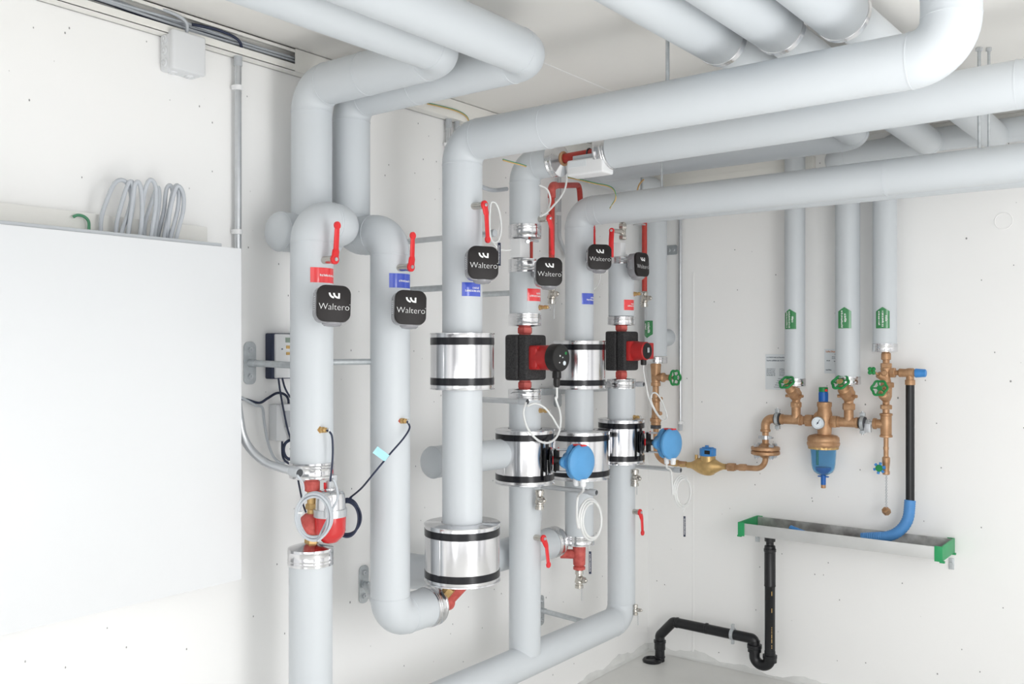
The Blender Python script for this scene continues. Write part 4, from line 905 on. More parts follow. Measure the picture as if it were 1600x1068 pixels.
# ------------------------------------------------------------------ blue transmitters
def transmitter(label, px, py, X, Pd, Rd):
    c = at(px, py, X=X); ang = math.radians(-10); u = V((math.cos(ang), math.sin(ang), .0)); v = V((-u.y, u.x, 0)); up = V((0, 0, 1)); Rm = Matrix((u, v, up)).transposed()
    t = thing('flow_transmitter', label, 'flow transmitter', c, 'blue flow transmitters')
    mb = MB(); mb.lathe(c-u*.028, u, [(0, .044), (.002, .052), (.009, .054), (.011, .050), (.016, .050), (.018, .055), (.027, .056), (.029, .065), (.031, .067), (.040, .067), (.042, .0655), (.044, .061), (.050, .050), (.054, .034), (.056, .01)], 56); hd = mb.build('housing', 'blue', t)
    mb = MB(); mb.lathe(c-u*.086, u, [(0, .014), (.006, .022), (.020, .028), (.038, .050), (.050, .054), (.060, .050)], 6*8, mod=lambda a: 1+.22*math.cos(4*a)); mb.build('rear_housing', 'blue', t)
    base = c-u*.086; end = V((Pd[0], Pd[1], c.z))+V((1, 0, 0))*(Rd+.008); L = (base-end).length; dd = (end-base).normalized()
    mb = MB(); mb.cyl(base+u*.004, base+dd*min(L, .055), .013, 18, bv=.002); mb.build('neck', 'black', t)
    mb = MB(); mb.box(base+dd*.026, (.012, .022, .088), Rm, bv=.002); mb.build('bracket', 'black', t)
    mb = MB(); e = base+dd*L; mb.lathe(e+dd*.004, -dd, [(0, .05), (.004, .05), (.008, .044), (.012, .03)], 36); mb.build('flange', 'tape', t)
    for zz in (-.042, .042):
        mb = MB(); mb.tube([base+u*.02+up*zz, e+up*zz], .0045, 12); mb.build('tie_rod', 'steel', t)
        if zz > 0:
            for s in (.018, .046): mb = MB(); mb.ring(base+dd*s+up*zz, dd, .005, .0028, 8, 16); mb.build('washer', 'red', t)
    mb = MB(); mb.ring(base+dd*.04, dd, .014, .003, 8, 20); mb.build('washer', 'red', t)
    mb = MB(); mb.box(c+up*.064+u*.0, (.05, .024, .006), Rm, bv=.002); mb.build('label_tab', 'red', t)
    gl = []
    for s in (-.022, .012):
        g = c+u*(s+.004)-up*.060; mb = MB(); mb.lathe(g, -up, [(0, .0125), (.012, .013), (.014, .011), (.020, .012), (.028, .010), (.029, .006)], 16); mb.build('cable_gland', 'white', t); gl.append(g-up*.024)
    mb = MB(); q = e+V((.006, -.03, 0)); mb.box(q, (.004, .018, .155), bv=.001); pl = mb.build('tag_plate', 'tape', t)
    tb = MB(); g, tot = glyphs(16, .006, px)
    for (x0, y0, x1, y1) in g: tb.box(q+V((.0025, -.003+(y0+y1)/2, -.05+(x0+x1)/2)), (.0006, y1-y0, x1-x0))
    tb.build('lettering', 'print', pl)
    return t, gl
tA, gA = transmitter('blue round flow transmitter left one, in front of drums', 906, 722, .555, P4, .1125)
tB, gB = transmitter('blue round flow transmitter right one, before the brass meter line', 1047, 693, .55, P6, .1020)
def hangcoil(label, g, lead, loop, n_turn, X, m='cablew'):
    pts = [g, g-V((0, 0, .02))]+K(lead, X=X); cx0, cy0, rx, ry, a0 = loop; N = 20
    for i in range(int(n_turn*N)+1):
        a_ = math.radians(a0)+2*PI*i/N; kq = 1-.10*(i/N); q = at(cx0+rx*math.cos(a_)*kq+1.5*(i/N), cy0+ry*math.sin(a_)*kq, X=X+.006*i/N); pts.append(q)
    mb = MB(); mb.tube(smoothpath(pts, 3), .0046, 9); return tag(mb.build('cable_coil', m), label, 'cable coil')
hangcoil('white cable hanging in a loop below left blue transmitter', gA[1], [(903, 775), (901, 800), (903, 822)], (922, 812, 18, 34, 160), 2.3, .50)
hangcoil('white cable hanging in a loop below right blue transmitter', gB[0], [(1048, 735), (1050, 755)], (1065, 768, 14, 26, 170), 2.3, .50)
for lab, px, py0, py1, X, tie in (('dark blue narrow tag hanging under left white cable loop', 922, 861, 896, .5, 846), ('dark blue narrow tag hanging under right white cable loop', 1069.5, 806, 838, .5, 794), ('dark blue narrow tag beside unit on large standing pipe', 780, 379, 415, .54, 352)):
    a_ = at(px, (py0+py1)/2, X=X); hh = (py1-py0)/FPX*proj(a_)[2]; t = thing('name_tag', lab, 'tag', a_)
    mb = MB(); mb.box(a_, (.010, .003, hh), Matrix.Rotation(.5, 3, 'Z'), bv=.0005); pl = mb.build('plate', 'cabled', t)
    mb = MB(); g, tot = glyphs(20, .004, int(px)); kx = hh*.8/tot; Rz = Matrix.Rotation(.5, 3, 'Z')
    for (x0, y0, x1, y1) in g: mb.box(a_+Rz @ V((-.002+(y0+y1)/2, -.0018, (x0+x1)/2*kx-hh*.4)), (y1-y0, .0004, (x1-x0)*kx), Rz)
    mb.build('lettering', 'print', pl)
    mb = MB(); mb.tube([at(px+.5, py0+1, X=X), at(px-2, (py0+tie)/2, X=X), at(px+1, tie, X=X)], .0008, 6); mb.build('string', 'cablew', t)
cable('white cable ring hanging beside upper left red lever', K([(768, 316), (775, 318), (781, 335), (783, 358), (779, 375), (771, 378), (766, 368), (765, 345), (766, 325)], X=.5), .0034, 'cablew', closed=True, name='cable_coil', cat='cable coil')
cable('thin white cable trailing from cable ring to the square block', K([(770, 376), (778, 388), (790, 391), (798, 390)], X=.45), .003, 'cablew')
q = at(772, 364, X=.44); t = thing('conduit', 'short conduit end inside white cable ring beside upper lever', 'conduit', (0, q.y, q.z)); mb = MB(); mb.tube([(0, q.y, q.z), q], .0105, 16); mb.build('tube', 'steel', t); mb = MB(); mb.lathe(q-V((.03, 0, 0)), (1, 0, 0), [(0, .0105), (.001, .013), (.034, .013), (.035, .009)], 20); mb.build('coupling', 'grey', t)
cable('grey flexible conduit curving from large pipe to elbowed pipe', K([(748, 288), (758, 294), (772, 297), (792, 295)], X=.15), .0085, 'cableg')
cable('white cable bowing right of elbowed pipe down to lever', K([(843, 289), (855, 296), (860, 312), (856, 328), (849, 335), (844, 338)], X=.42), .0036, 'cablew')
cable('white cable falling from actuator across red pipe to lever', K([(886, 268), (884, 290), (877, 306), (864, 322), (853, 333), (846, 337)], X=.44), .0040, 'cablew')
cable('thin white cable curving below unit between the pumps', K([(938, 425), (938, 436), (934, 446), (928, 452)], X=.34), .0018, 'cablew')

# actuator under the bare red pipe
q = at(922, 262, Y=P4[1]-.02)
t = thing('pipe_actuator', 'white electric actuator box under bare red pipe', 'actuator', q)
mb = MB(); mb.box(q, (.155, .075, .058), bv=.008, seg=3); mb.build('case', 'white', t)
mb = MB(); mb.box(q+V((-.03, -.038, .012)), (.075, .002, .022)); mb.build('label_plate', 'paper', t)
mb = MB(); mb.box(q+V((.01, 0, .036)), (.14, .05, .02), bv=.003); mb.build('mount', 'grey', t)
# earth wires
def earth(label, L, X=None, Y=None, two=True):
    pts = K(L, X=X, Y=Y); t = thing('earth_wire', label, 'wire', pts[0]); sp = smoothpath(pts, 6)
    mb = MB(); mb.tube(sp, .0028, 8); mb.build('green_strand', 'wireg', t, 'green strand')
    mb = MB(); mb.tube([p+V((.0006, -.0006, -.0030)) for p in sp], .0022, 8); mb.build('yellow_strand', 'wirey', t, 'yellow strand'); return t
earth('green and yellow wire bending below trunking above large pipe elbow', [(668, 161), (690, 166), (712, 172), (726, 179), (732, 187), (733, 200)], X=.05)
earth('green and yellow wire ending on elbowed pipe under highest run', [(786, 249), (800, 253), (812, 256), (822, 259)], X=.40)
earth('green and yellow wire crossing behind actuator down to lowest long run', [(886, 276), (905, 280), (930, 286), (950, 290), (959, 296), (962, 305), (961, 312), (956, 320), (953, 325)], Y=-1.10)
cable('orange yellow wire behind lowest long run near hanger rod', K([(1006, 280), (999, 288), (996, 298), (997, 306)], Y=-.62), .0034, 'wirey', name='earth_wire', cat='wire')

# ================================================================== right wall: brass water line
YW = -.10
def W(px, py, Y=YW): return at(px, py, Y=Y)
def wheel(root, c, n, R, m='green', lobes=6, name='handwheel', hub='brass'):
    c = V(c); n = V(n).normalized(); u, v, _ = basis(n); mb = MB(); mb.ring(c, n, R, R*.17, 10, 60, mod=lambda a: 1+.07*math.cos(lobes*a))
    for k in range(lobes//2+2):
        a_ = 2*PI*k/(lobes//2+2); mb.tube([c-n*.002, c+(u*math.cos(a_)+v*math.sin(a_))*R], R*.10, 8)
    mb.cyl(c-n*R*.2, c+n*R*.14, R*.36, 20, bv=.001); h = mb.build(name, m, root)
    if hub: mb = MB(); mb.cyl(c+n*R*.12, c+n*R*.22, R*.40, 20, bv=.001); mb.build('hub_disc', hub, h)
    return h
def vtube(mb, px, py0, py1, r, Y=YW): a_ = W(px, py0, Y); mb.cyl((a_.x, Y, zp(a_.x, Y, py0)), (a_.x, Y, zp(a_.x, Y, py1)), r, 24, bv=.0015); return mb
# stop valve under corner pipe
X7 = P7[0]; Y7 = P7[1]
t = thing('stop_valve', 'bronze stop valve with green wheel under corner pipe', 'valve', (X7, Y7, Z(P7, 600)))
mb = MB(); mb.lathe((X7, Y7, Z(P7, 603)), (0, 0, 1), [(0, .019), (.002, .025), (.018, .025), (.02, .022), (Z(P7, 570)-Z(P7, 603)-.02, .026), (Z(P7, 570)-Z(P7, 603), .028), (Z(P7, 570)-Z(P7, 603)+.012, .024)], 28)
b_ = V((X7, Y7, Z(P7, 589))); mb.lathe(b_, (1, -.15, 0), [(0, .022), (.035, .02), (.042, .024), (.052, .024), (.058, .017), (.08, .013), (.084, .016), (.096, .016), (.1, .008), (.118, .006)], 26); mb.build('body', 'bronze', t)
ww = V((1, -.15, 0)).normalized(); wheel(t, b_+ww*.122, V((1, -.35, 0)), .036, hub=None)
mb = MB(); mb.cyl((X7, Y7, Z(P7, 570)), (X7, Y7, Z(P7, 562)), .022, 24); mb.build('collar', 'galv', t)
t = thing('bronze_pipe', 'bronze pipe with fittings descending from corner stop valve', 'pipe', (X7, Y7, Z(P7, 668)))
mb = MB(); z0 = Z(P7, 664); z1 = Z(P7, 603); mb.cyl((X7, Y7, z0), (X7, Y7, z1), .0165, 24); mb.lathe((X7, Y7, Z(P7, 664)), (0, 0, 1), [(0, .022), (.003, .025), (.018, .025), (.020, .029), (.036, .029), (.038, .022), (.05, .022), (.052, .0205), (.12, .0205), (.124, .024), (.14, .022), (.142, .016)], 26)
mb.cyl((X7, Y7, Z(P7, 622)), (X7+.04, Y7-.01, Z(P7, 622)), .009, 16); mb.cyl((X7, Y7, Z(P7, 645)), (X7+.036, Y7-.01, Z(P7, 645)), .010, 16); mb.build('tube', 'bronze', t)
mb = MB(); mb.cyl((X7, Y7, Z(P7, 669)), (X7, Y7, Z(P7, 664)), .027, 24); mb.build('gasket', 'sock', t)
# line: down, across through the meter, up to the elbow
mz = W(1075, 723).z
yq = Y7
def L7(px, py): return at(px, py, Y=Y7+.02)
pa = L7(1025, 670); pb = L7(1044, 722); pc = L7(1072, 725)
t = thing('bronze_pipe', 'bent bronze pipe from below corner valve to the water meter', 'pipe', pc)
mb = MB(); mb.tube(bend([(pa.x, pa.y, Z(P7, 668)), (pa.x, pa.y, pb.z), (pc.x, pc.y, pb.z-.002)], .07, 10), .0145, 20); mb.build('tube', 'bronze', t)
mb = MB(); a_ = L7(1050, 724); b_ = L7(1060, 724); mb.hexn((a_.x, a_.y, pb.z), (b_.x, b_.y, pb.z), .0185); c_ = L7(1073, 725); mb.hexn(L7(1063, 725), c_, .0155); mb.build('union_nut', 'brass', t)
ym = Y7+.02
mc = L7(1106, 727)
t = thing('water_meter', 'brass water meter with blue register on right wall', 'meter', mc)
mb = MB(); mb.lathe(L7(1074, 726), L7(1138, 729)-L7(1074, 726), [(0, .0145), (.02, .016), (.035, .022), (.060, .036), (.085, .045), (.105, .047), (.125, .045), (.150, .036), (.178, .021), (.195, .015), (.210, .0145)], 32)
mb.lathe(mc-V((0, 0, .048)), (0, 0, 1), [(0, .018), (.006, .032), (.03, .046), (.060, .042), (.082, .038), (.086, .0375), (.098, .0375)], 40); mb.cyl(L7(1088, 720), L7(1088, 710), .008, 14); mb.build('body', 'brass', t)
rt = mc+V((0, 0, .049)); mb = MB(); mb.cyl(rt, rt+V((0, 0, .038)), .041, 36, bv=.003); mb.box(rt+V((.02, -.034, .022)), (.04, .02, .034), bv=.003); mb.build('register', 'bluemid', t)
mb = MB(); mb.box(rt+V((.018, -.0455, .022)), (.028, .004, .018), bv=.001); mb.build('display', 'black', t)
mb = MB(); mb.cyl(rt+V((-.005, 0, .037)), rt+V((-.005, 0, .052)), .009, 14, bv=.001); mb.box(rt+V((.0, 0, .040)), (.05, .03, .006), bv=.001); mb.build('lid_hinge', 'bluemid', t)
e1_ = L7(1138, 729); bx = L7(1196, 700)
t = thing('bronze_pipe', 'bronze pipe curving up from water meter to round flange', 'pipe', bx)
mb = MB(); zz = L7(1170, 730).z; mb.tube(bend([e1_, (bx.x, ym, zz), (bx.x, ym, zp(bx.x, ym, 712))], .05, 10), .0135, 20); mb.hexn(L7(1137, 729), L7(1149, 729.5), .0215); mb.hexn(L7(1155, 729.5), L7(1166, 730), .0185); mb.build('tube', 'bronze', t)
fz = zp(bx.x, ym, 703.5)
t = thing('pipe_flange', 'pair of round bronze flanges with bolts above the curved pipe', 'pipe fitting', (bx.x, ym, fz))
for s, nm in ((-1, 'lower'), (1, 'upper')):
    mb = MB(); mb.lathe((bx.x, ym, fz), (0, 0, s), [(0.001, .05), (.001, .064), (.004, .068), (.016, .068), (.020, .062), (.022, .03), (.034, .019), (.036, .012)], 44); mb.build('flange_disc', 'bronze', t)
for k in range(4):
    a_ = PI/4+k*PI/2+.15; c = V((bx.x+.050*math.cos(a_), ym+.050*math.sin(a_), fz)); mb = MB(); mb.hexn(c+V((0, 0, .018)), c+V((0, 0, .032)), .0125); mb.hexn(c-V((0, 0, .034)), c-V((0, 0, .018)), .0125); mb.cyl(c-V((0, 0, .038)), c+V((0, 0, .03)), .006, 12); mb.build('bolt', 'steel', t)
# riser, elbow and manifold
yE = ym
el = L7(1194, 656)
t = thing('bronze_pipe', 'bronze riser and elbow left of the pressure filter', 'pipe', (bx.x, ym, fz))
ce = at(1232, 655, Y=ym)
mb = MB(); mb.tube(bend([(bx.x-.0, ym, fz+.03), (bx.x, ym, ce.z), (ce.x, ym, ce.z)], .035, 10), .0155, 22); mb.tube(bend([(bx.x, ym, ce.z-.06), (bx.x, ym, ce.z), (bx.x+.045, ym, ce.z)], .035, 10), .021, 22); mb.cyl((bx.x, ym, ce.z-.064), (bx.x, ym, ce.z-.052), .024, 22, bv=.002); mb.cyl((bx.x+.042, ym, ce.z), (bx.x+.054, ym, ce.z), .024, 22, bv=.002); mb.build('tube', 'bronze', t)
cz = zp(bx.x, ym, 683); mb = MB(); mb.lathe((bx.x, ym, cz-.010), (0, 0, 1), [(0, .016), (.001, .019), (.019, .019), (.02, .016)], 24); mb.cyl((bx.x-.035, ym, cz), (bx.x+.04, ym, cz), .0035, 10); mb.box((bx.x-.024, ym, cz), (.02, .01, .014), bv=.001); mb.box((bx.x+.024, ym, cz), (.012, .01, .014), bv=.001); mb.build('pipe_clip', 'steel', t)
def hclamp(label, px, zc, r):
    x = at(px, 655, Y=ym).x; t = thing('pipe_clamp', label, 'pipe clamp', (x, ym, zc))
    mb = MB(); mb.lathe((x-.013, ym, zc), (1, 0, 0), [(0, r), (.001, r+.005), (.025, r+.005), (.026, r)], 30); mb.build('rubber_lining', 'sock', t)
    mb = MB(); mb.lathe((x-.008, ym, zc), (1, 0, 0), [(0, r+.004), (.001, r+.0085), (.015, r+.0085), (.016, r+.004)], 30)
    for s in (-1, 1): mb.box((x, ym, zc+s*(r+.016)), (.022, .02, .016), bv=.002); mb.cyl((x, ym-.004, zc+s*(r+.01)), (x, ym-.004, zc+s*(r+.030)), .0055, 10)
    mb.cyl((x, ym+.01, zc), (x, 0.0, zc), .007, 12); mb.build('band', 'galv', t)
zm = ce.z
xs = lambda px: at(px, 655, Y=ym).x
hclamp('steel pipe clamp with rubber lining left of the first bronze tee', 1215, zm, .0235)
zm2 = at(1330, 662, Y=ym).z; zm1 = zm
def mz_(x):  # the manifold runs level
    return zm
t = thing('bronze_tee', 'bronze tee under leftmost of the right wall pipes', 'pipe fitting', (xs(1240), ym, zm))
mb = MB(); mb.lathe((xs(1220), ym, zm), (1, 0, 0), [(0, .019), (.001, .025), (.010, .025), (.012, .022), (xs(1252)-xs(1220)-.012, .022), (xs(1252)-xs(1220)-.01, .025), (xs(1252)-xs(1220), .025), (xs(1252)-xs(1220)+.002, .019)], 28)
xt = W1[0]; z1_ = zp(xt, ym, 630)
mb.lathe((xt, ym, zm), (0, 0, 1), [(0, .021), (z1_-zm-.012, .021), (z1_-zm-.010, .0245), (z1_-zm, .0245), (z1_-zm+.002, .018)], 26); mb.build('body', 'bronze', t)
t = thing('bronze_tee', 'bronze tee right of filter under middle right wall pipe', 'pipe fitting', (xs(1322), ym, zm))
mb = MB(); mb.lathe((xs(1308), ym, zm), (1, 0, 0), [(0, .019), (.001, .025), (.010, .025), (.012, .022), (xs(1341)-xs(1308)-.012, .022), (xs(1341)-xs(1308)-.01, .025), (xs(1341)-xs(1308), .025), (xs(1341)-xs(1308)+.002, .019)], 28)
xt2 = W2[0]; z2_ = zp(xt2, ym, 636)
mb.lathe((xt2, ym, zm), (0, 0, 1), [(0, .021), (z2_-zm-.012, .021), (z2_-zm-.010, .0245), (z2_-zm, .0245), (z2_-zm+.002, .018)], 26); mb.build('body', 'bronze', t)
hclamp('steel pipe clamp with rubber lining right of the second bronze tee', 1348, zm, .0235)
mb = MB(); mb.cyl((xs(1340), ym, zm), (xs(1368), ym, zm), .013, 20); mb.hexn((xs(1353), ym, zm), (xs(1359), ym, zm), .019); mb.box((xs(1357), ym-.01, zm-.02), (.03, .02, .04), bv=.002)
tag(mb.build('link_pipe', 'steel'), 'short plain steel link between clamp and rightmost bronze tee', 'pipe')
def slant(label, X, pt0, pt1, whx, why, s=1.0, capm='bronze'):
    """slanted-seat valve on a vertical pipe between image rows"""
    z1 = zp(X, ym, pt0); z0 = zp(X, ym, pt1); zm_ = (z0+z1)/2; t = thing('slant_seat_valve', label, 'valve', (X, ym, z0))
    H = z1-z0; mb = MB(); mb.hexn((X, ym, z0), (X, ym, z0+H*.28), .0265*s); mb.cyl((X, ym, z0+H*.26), (X, ym, z0+H*.42), .019*s, 22); mb.lathe((X, ym, z0+H*.38), (0, 0, 1), [(0, .018*s), (H*.15, .027*s), (H*.4, .026*s), (H*.52, .019*s), (H*.64, .016*s)], 26)
    wp = at(whx, why, Y=ym-.085); b0 = V((X, ym, z0+H*.45)); d = (wp-b0); L = d.length; d.normalize()
    mb.lathe(b0, d, [(0, .018*s), (L*.25, .024*s), (L*.6, .025*s), (L*.64, .021*s), (L*.8, .018*s), (L*.84, .008*s), (L, .007*s)], 26); mb.build('body', capm, t)
    mb = MB()
    for sx in (-1, 1): c = V((X+sx*.026*s, ym-.02, z0+H*.60)); mb.hexn(c, c+V((sx*.016, -.004, 0)), .0075*s)
    mb.build('test_plug', 'bronze', t); wheel(t, wp, d, .033*s); return t
slant('bronze slanted valve with green wheel below leftmost right wall pipe', W1[0], 606, 636, 1229, 597, 1.0)
slant('bronze slanted valve with green wheel below middle right wall pipe', W2[0], 604, 640, 1313, 597, 1.08)
# pressure reducer and filter
xf = xs(1286.5); 
f = lambda py: zp(xf, ym, py)
t = thing('pressure_filter', 'bronze pressure reducer with gauge and clear blue filter bowl', 'water filter', (xf, ym, f(735)))
mb = MB(); mb.lathe((xf+.005, ym, f(680)), (0, 0, 1), [(0, .030), (.03, .032), (f(655)-f(680), .036), (f(645)-f(680), .034), (f(640)-f(680), .030), (f(636)-f(680), .030), (f(634)-f(680), .033), (f(628)-f(680), .033), (f(627.5)-f(680), .026), (f(627)-f(680), .022)], 36)
mb.ball((xf-.016, ym, zm+.004), .034, (1, .9, 1.25)); mb.cyl((xs(1263), ym, zm), (xs(1308), ym, zm), .020, 22); mb.hexn((xs(1252), ym, zm), (xs(1257), ym, zm), .022); mb.cyl((xs(1250), ym, zm), (xs(1264), ym, zm), .017, 20); mb.hexn((xs(1259), ym, zm), (xs(1270), ym, zm), .030); mb.hexn((xs(1298), ym, zm), (xs(1308), ym, zm), .030); mb.build('body', 'bronze', t)
mb = MB(); mb.lathe((xf, ym, f(699)), (0, 0, 1), [(0, .055), (.003, .066), (.012, .072), (.022, .0735), (.030, .070), (.034, .072), (.048, .070), (.056, .062), (.062, .038)], 56); mb.build('head_ring', 'bronze', t)
mb = MB(); mb.lathe((xf, ym, f(701)), (0, 0, 1), [(0, .056), (.001, .066), (.012, .067), (.014, .060)], 72, mod=lambda a: 1+.025*math.cos(18*a)); mb.build('clamp_nut', 'brass', t)
mb = MB(); z0 = f(742); H = f(700)-z0; mb.lathe((xf, ym, z0), (0, 0, 1), [(0, .014), (.006, .028), (.016, .042), (.03, .049), (.05, .053), (H, .058), (H, .055), (.05, .050), (.03, .046), (.018, .038), (.010, .024), (.006, .010)], 48); mb.build('filter_bowl', 'bowl', t)
mb = MB(); mb.cyl((xf-.028, ym, z0+.045), (xf-.028, ym, f(702)), .006, 12); mb.build('inner_tube', 'green', t)
mb = MB(); mb.lathe((xf, ym, z0+.008), (0, 0, 1), [(0, .018), (.012, .032), (.028, .036), (.030, .030)], 32); mb.build('bowl_insert', 'bluecap', t)
mb = MB(); mb.cyl((xf, ym, f(757)), (xf, ym, z0+.010), .0115, 20, bv=.001); mb.box((xf, ym, f(744)), (.05, .012, .006), bv=.002); mb.build('drain_stem', 'bluecap', t)
mb = MB(); mb.cyl((xf, ym, f(762)), (xf, ym, f(756)), .011, 18, bv=.001); mb.build('drain_nozzle', 'bronze', t)
mb = MB(); mb.cyl((xf, ym, f(629)), (xf, ym, f(611.5)), .0205, 28, bv=.002)
for k in range(16): a_ = 2*PI*k/16; mb.box((xf+.0203*math.cos(a_), ym+.0203*math.sin(a_), f(621)), (.002, .002, .045), Matrix.Rotation(a_, 3, 'Z'))
mb.build('spring_cap', 'bluecap', t)
mb = MB(); mb.cyl((xf, ym, f(612)), (xf, ym, f(604.5)), .0205, 28, bv=.002); kc = mb.build('adjusting_knob', 'green', t)
q = at(1291, 609.5, Y=ym-.020); mb = MB(); mb.cyl(q+V((0, .004, 0)), q-V((0, .003, 0)), .006, 16, bv=.001); mb.build('seal_dot', 'red', kc)
g = at(1278, 660.5, Y=ym-.065); n = (CAM-g); n.z *= .2; n.normalize(); n = (n+V((-.25, 0, 0))).normalized()
mb = MB(); mb.lathe(g-n*.012, n, [(0, .022), (.002, .029), (.016, .029), (.018, .0275), (.016, .026), (.015, .02)], 36); mb.cyl(g-n*.010, (xf, ym, zm), .009, 14); gg = mb.build('gauge_case', 'steel', t)
mb = MB(); mb.cyl(g+n*.001, g+n*.0045, .0258, 36); mb.build('dial', 'dial', gg)
mb = MB(); u, v, _ = basis(n)
for k in range(17): a_ = math.radians(-45+k*270/16); d_ = u*math.cos(a_)+v*math.sin(a_); mb.tube([g+n*.0049+d_*.0195, g+n*.0049+d_*.0235], .0005, 5)
upv = (V((0, 0, 1))-n*n.z).normalized(); rt_ = upv.cross(n); nd = (upv*.86+rt_*.5)
mb.tube([g+n*.0056-nd*.008, g+n*.0056+nd*.018], .0011, 6); mb.cyl(g+n*.0048, g+n*.0065, .0034, 12); mb.build('needle', 'cabled', gg)
# rightmost column
xc = xs(1384.5); f = lambda py: zp(xc, ym, py)
t = thing('backflow_valve', 'bronze valve column with green wheels below rightmost wall pipe', 'valve', (xc, ym, f(640)))
mb = MB(); mb.lathe((xc, ym, f(626)), (0, 0, 1), [(0, .017), (.02, .024), (.06, .025), (.09, .020), (f(590)-f(626), .018), (f(575)-f(626), .024), (f(573)-f(626), .020)], 26); mb.hexn((xc, ym, f(639)), (xc, ym, f(632)), .0255); mb.hexn((xc+.006, ym, f(605)), (xc+.006, ym, f(597)), .028); mb.hexn((xc, ym, f(574)), (xc, ym, f(567)), .0245)
mb.cyl((xc, ym, f(646)), (xc, ym, f(550)), .0145, 20); mb.lathe((xc, ym, f(562)), (0, 0, 1), [(0, .017), (.002, .0205), (.028, .0205), (.031, .018)], 24)
b0 = V((xc, ym, f(622))); wp = at(1374, 606, Y=ym-.09); d = (wp-b0); L = d.length; d.normalize(); mb.lathe(b0, d, [(0, .02), (L*.3, .024), (L*.5, .022), (L*.55, .016), (L*.8, .008), (L, .006)], 24)
b1 = V((xc, ym, f(592))); wq = at(1362, 579, Y=ym-.05); d1 = wq-b1; L1 = d1.length; d1.normalize(); mb.lathe(b1, d1, [(0, .018), (L1*.4, .016), (L1*.55, .015), (L1*.58, .006), (L1, .005)], 22)
c = V((xc, ym-.02, f(582))); mb.cyl(c, c-V((0, .016, 0)), .012, 18, bv=.002); mb.build('body', 'bronze', t); wheel(t, wp, (d+V((0, -.6, 0))), .032, hub=None)
mb = MB(); wheel_u = V((0, -1, .1))
for k in range(4): a_ = k*PI/2+PI/4; mb.ball(wq+V((math.cos(a_)*.011, 0, math.sin(a_)*.011)), .0095, (1, .6, 1))
mb.build('knob', 'green', t)
t = thing('bronze_tee', 'rightmost bronze tee on wall, left of black standpipe', 'pipe fitting', (xc, ym, zm))
zt_ = f(645); zb_ = f(683); mb = MB(); mb.lathe((xc, ym, zb_), (0, 0, 1), [(0, .020), (.002, .027), (.010, .027), (.012, .0235), (zt_-zb_-.012, .0235), (zt_-zb_-.010, .027), (zt_-zb_-.002, .027), (zt_-zb_, .020)], 28); mb.lathe((xc, ym, zm), (-1, 0, 0), [(0, .02), (.040, .02), (.042, .0245), (.054, .0245), (.056, .02)], 26); mb.build('body', 'bronze', t)
t = thing('drain_tap', 'bronze drain tap with blue star knob, hanging chain and cap', 'tap', (xc, ym, f(740)))
mb = MB(); mb.cyl((xc, ym, f(718)), (xc, ym, f(683)), .0105, 20); mb.lathe((xc, ym, f(741)), (0, 0, 1), [(0, .013), (.003, .0155), (.014, .0155), (.018, .013), (.03, .014), (.06, .0165), (.075, .0165), (.08, .011)], 24); mb.cyl((xc, ym, f(702)), (xc, ym, f(698)), .012, 20); mb.build('body', 'bronze', t)
kp = at(1374, 731, Y=ym-.04); mb = MB(); kd = (kp-V((xc, ym, kp.z))).normalized(); mb.cyl((xc, ym, kp.z), kp, .008, 14)
kn = (CAM-kp); kn.z = 0; kn.normalize(); kn = (kn+V((-.35, 0, 0))).normalized(); u, v, _ = basis(kn)
for k in range(6): a_ = 2*PI*k/6+.3; d_ = u*math.cos(a_)+v*math.sin(a_); mb.tube([kp+d_*.012, kp+d_*.026], .006, 10)
kb = mb.build('star_knob', 'bluemid', t); mb = MB(); mb.cyl(kp-kn*.006, kp+kn*.008, .0155, 24, bv=.002); mb.build('knob_disc', 'green', kb)
mb = MB(); n_ = 22; zc_ = f(742)
for k in range(n_): mb.ring((xc+.001, ym, zc_-.0066*k), (1, 0, 0) if k % 2 else (0, 1, 0), .0040, .0015, 6, 10)
ch = mb.build('chain', 'steel', t); mb = MB(); ce_ = V((xc+.001, ym, zc_-.0066*n_-.014)); mb.hexn(ce_+V((-.010, .006, .006)), ce_+V((.010, -.006, -.006)), .0175); mb.build('sealing_cap', 'bronze', ch)
# safety valve arm and black standpipe with blue hose
zs = at(1400, 582, Y=ym).z; xh = xs(1422)
t = thing('safety_valve', 'bronze safety valve arm with blue cap above black standpipe', 'valve', (xh, ym, zs))
mb = MB(); mb.cyl((xc, ym, zs), (xs(1433), ym, zs), .011, 20); mb.hexn((xs(1391), ym, zs), (xs(1399), ym, zs), .024); mb.lathe((xs(1404), ym, zs), (1, 0, 0), [(0, .014), (.004, .019), (.030, .018), (.04, .021), (.062, .021), (.066, .015), (.08, .015)], 26)
mb.cyl((xh, ym, zs), (xh, ym, zp(xh, ym, 599)), .0165, 22, bv=.001); mb.cyl((xh, ym, zp(xh, ym, 601)), (xh, ym, zp(xh, ym, 593)), .021, 22, bv=.001); mb.build('body', 'bronze', t)
mb = MB(); mb.lathe((xs(1430), ym, zs), (1, 0, 0), [(0, .018), (.002, .0195), (.026, .018), (.042, .0165), (.045, .013)], 40, mod=lambda a: 1+.02*math.cos(16*a)); mb.build('cap', 'bluemid', t)
mb = MB(); mb.cyl((xh, ym, zp(xh, ym, 784)), (xh, ym, zp(xh, ym, 601)), .0182, 28); tag(mb.build('black_standpipe', 'drain'), 'straight black plastic pipe standing below the safety valve', 'pipe')
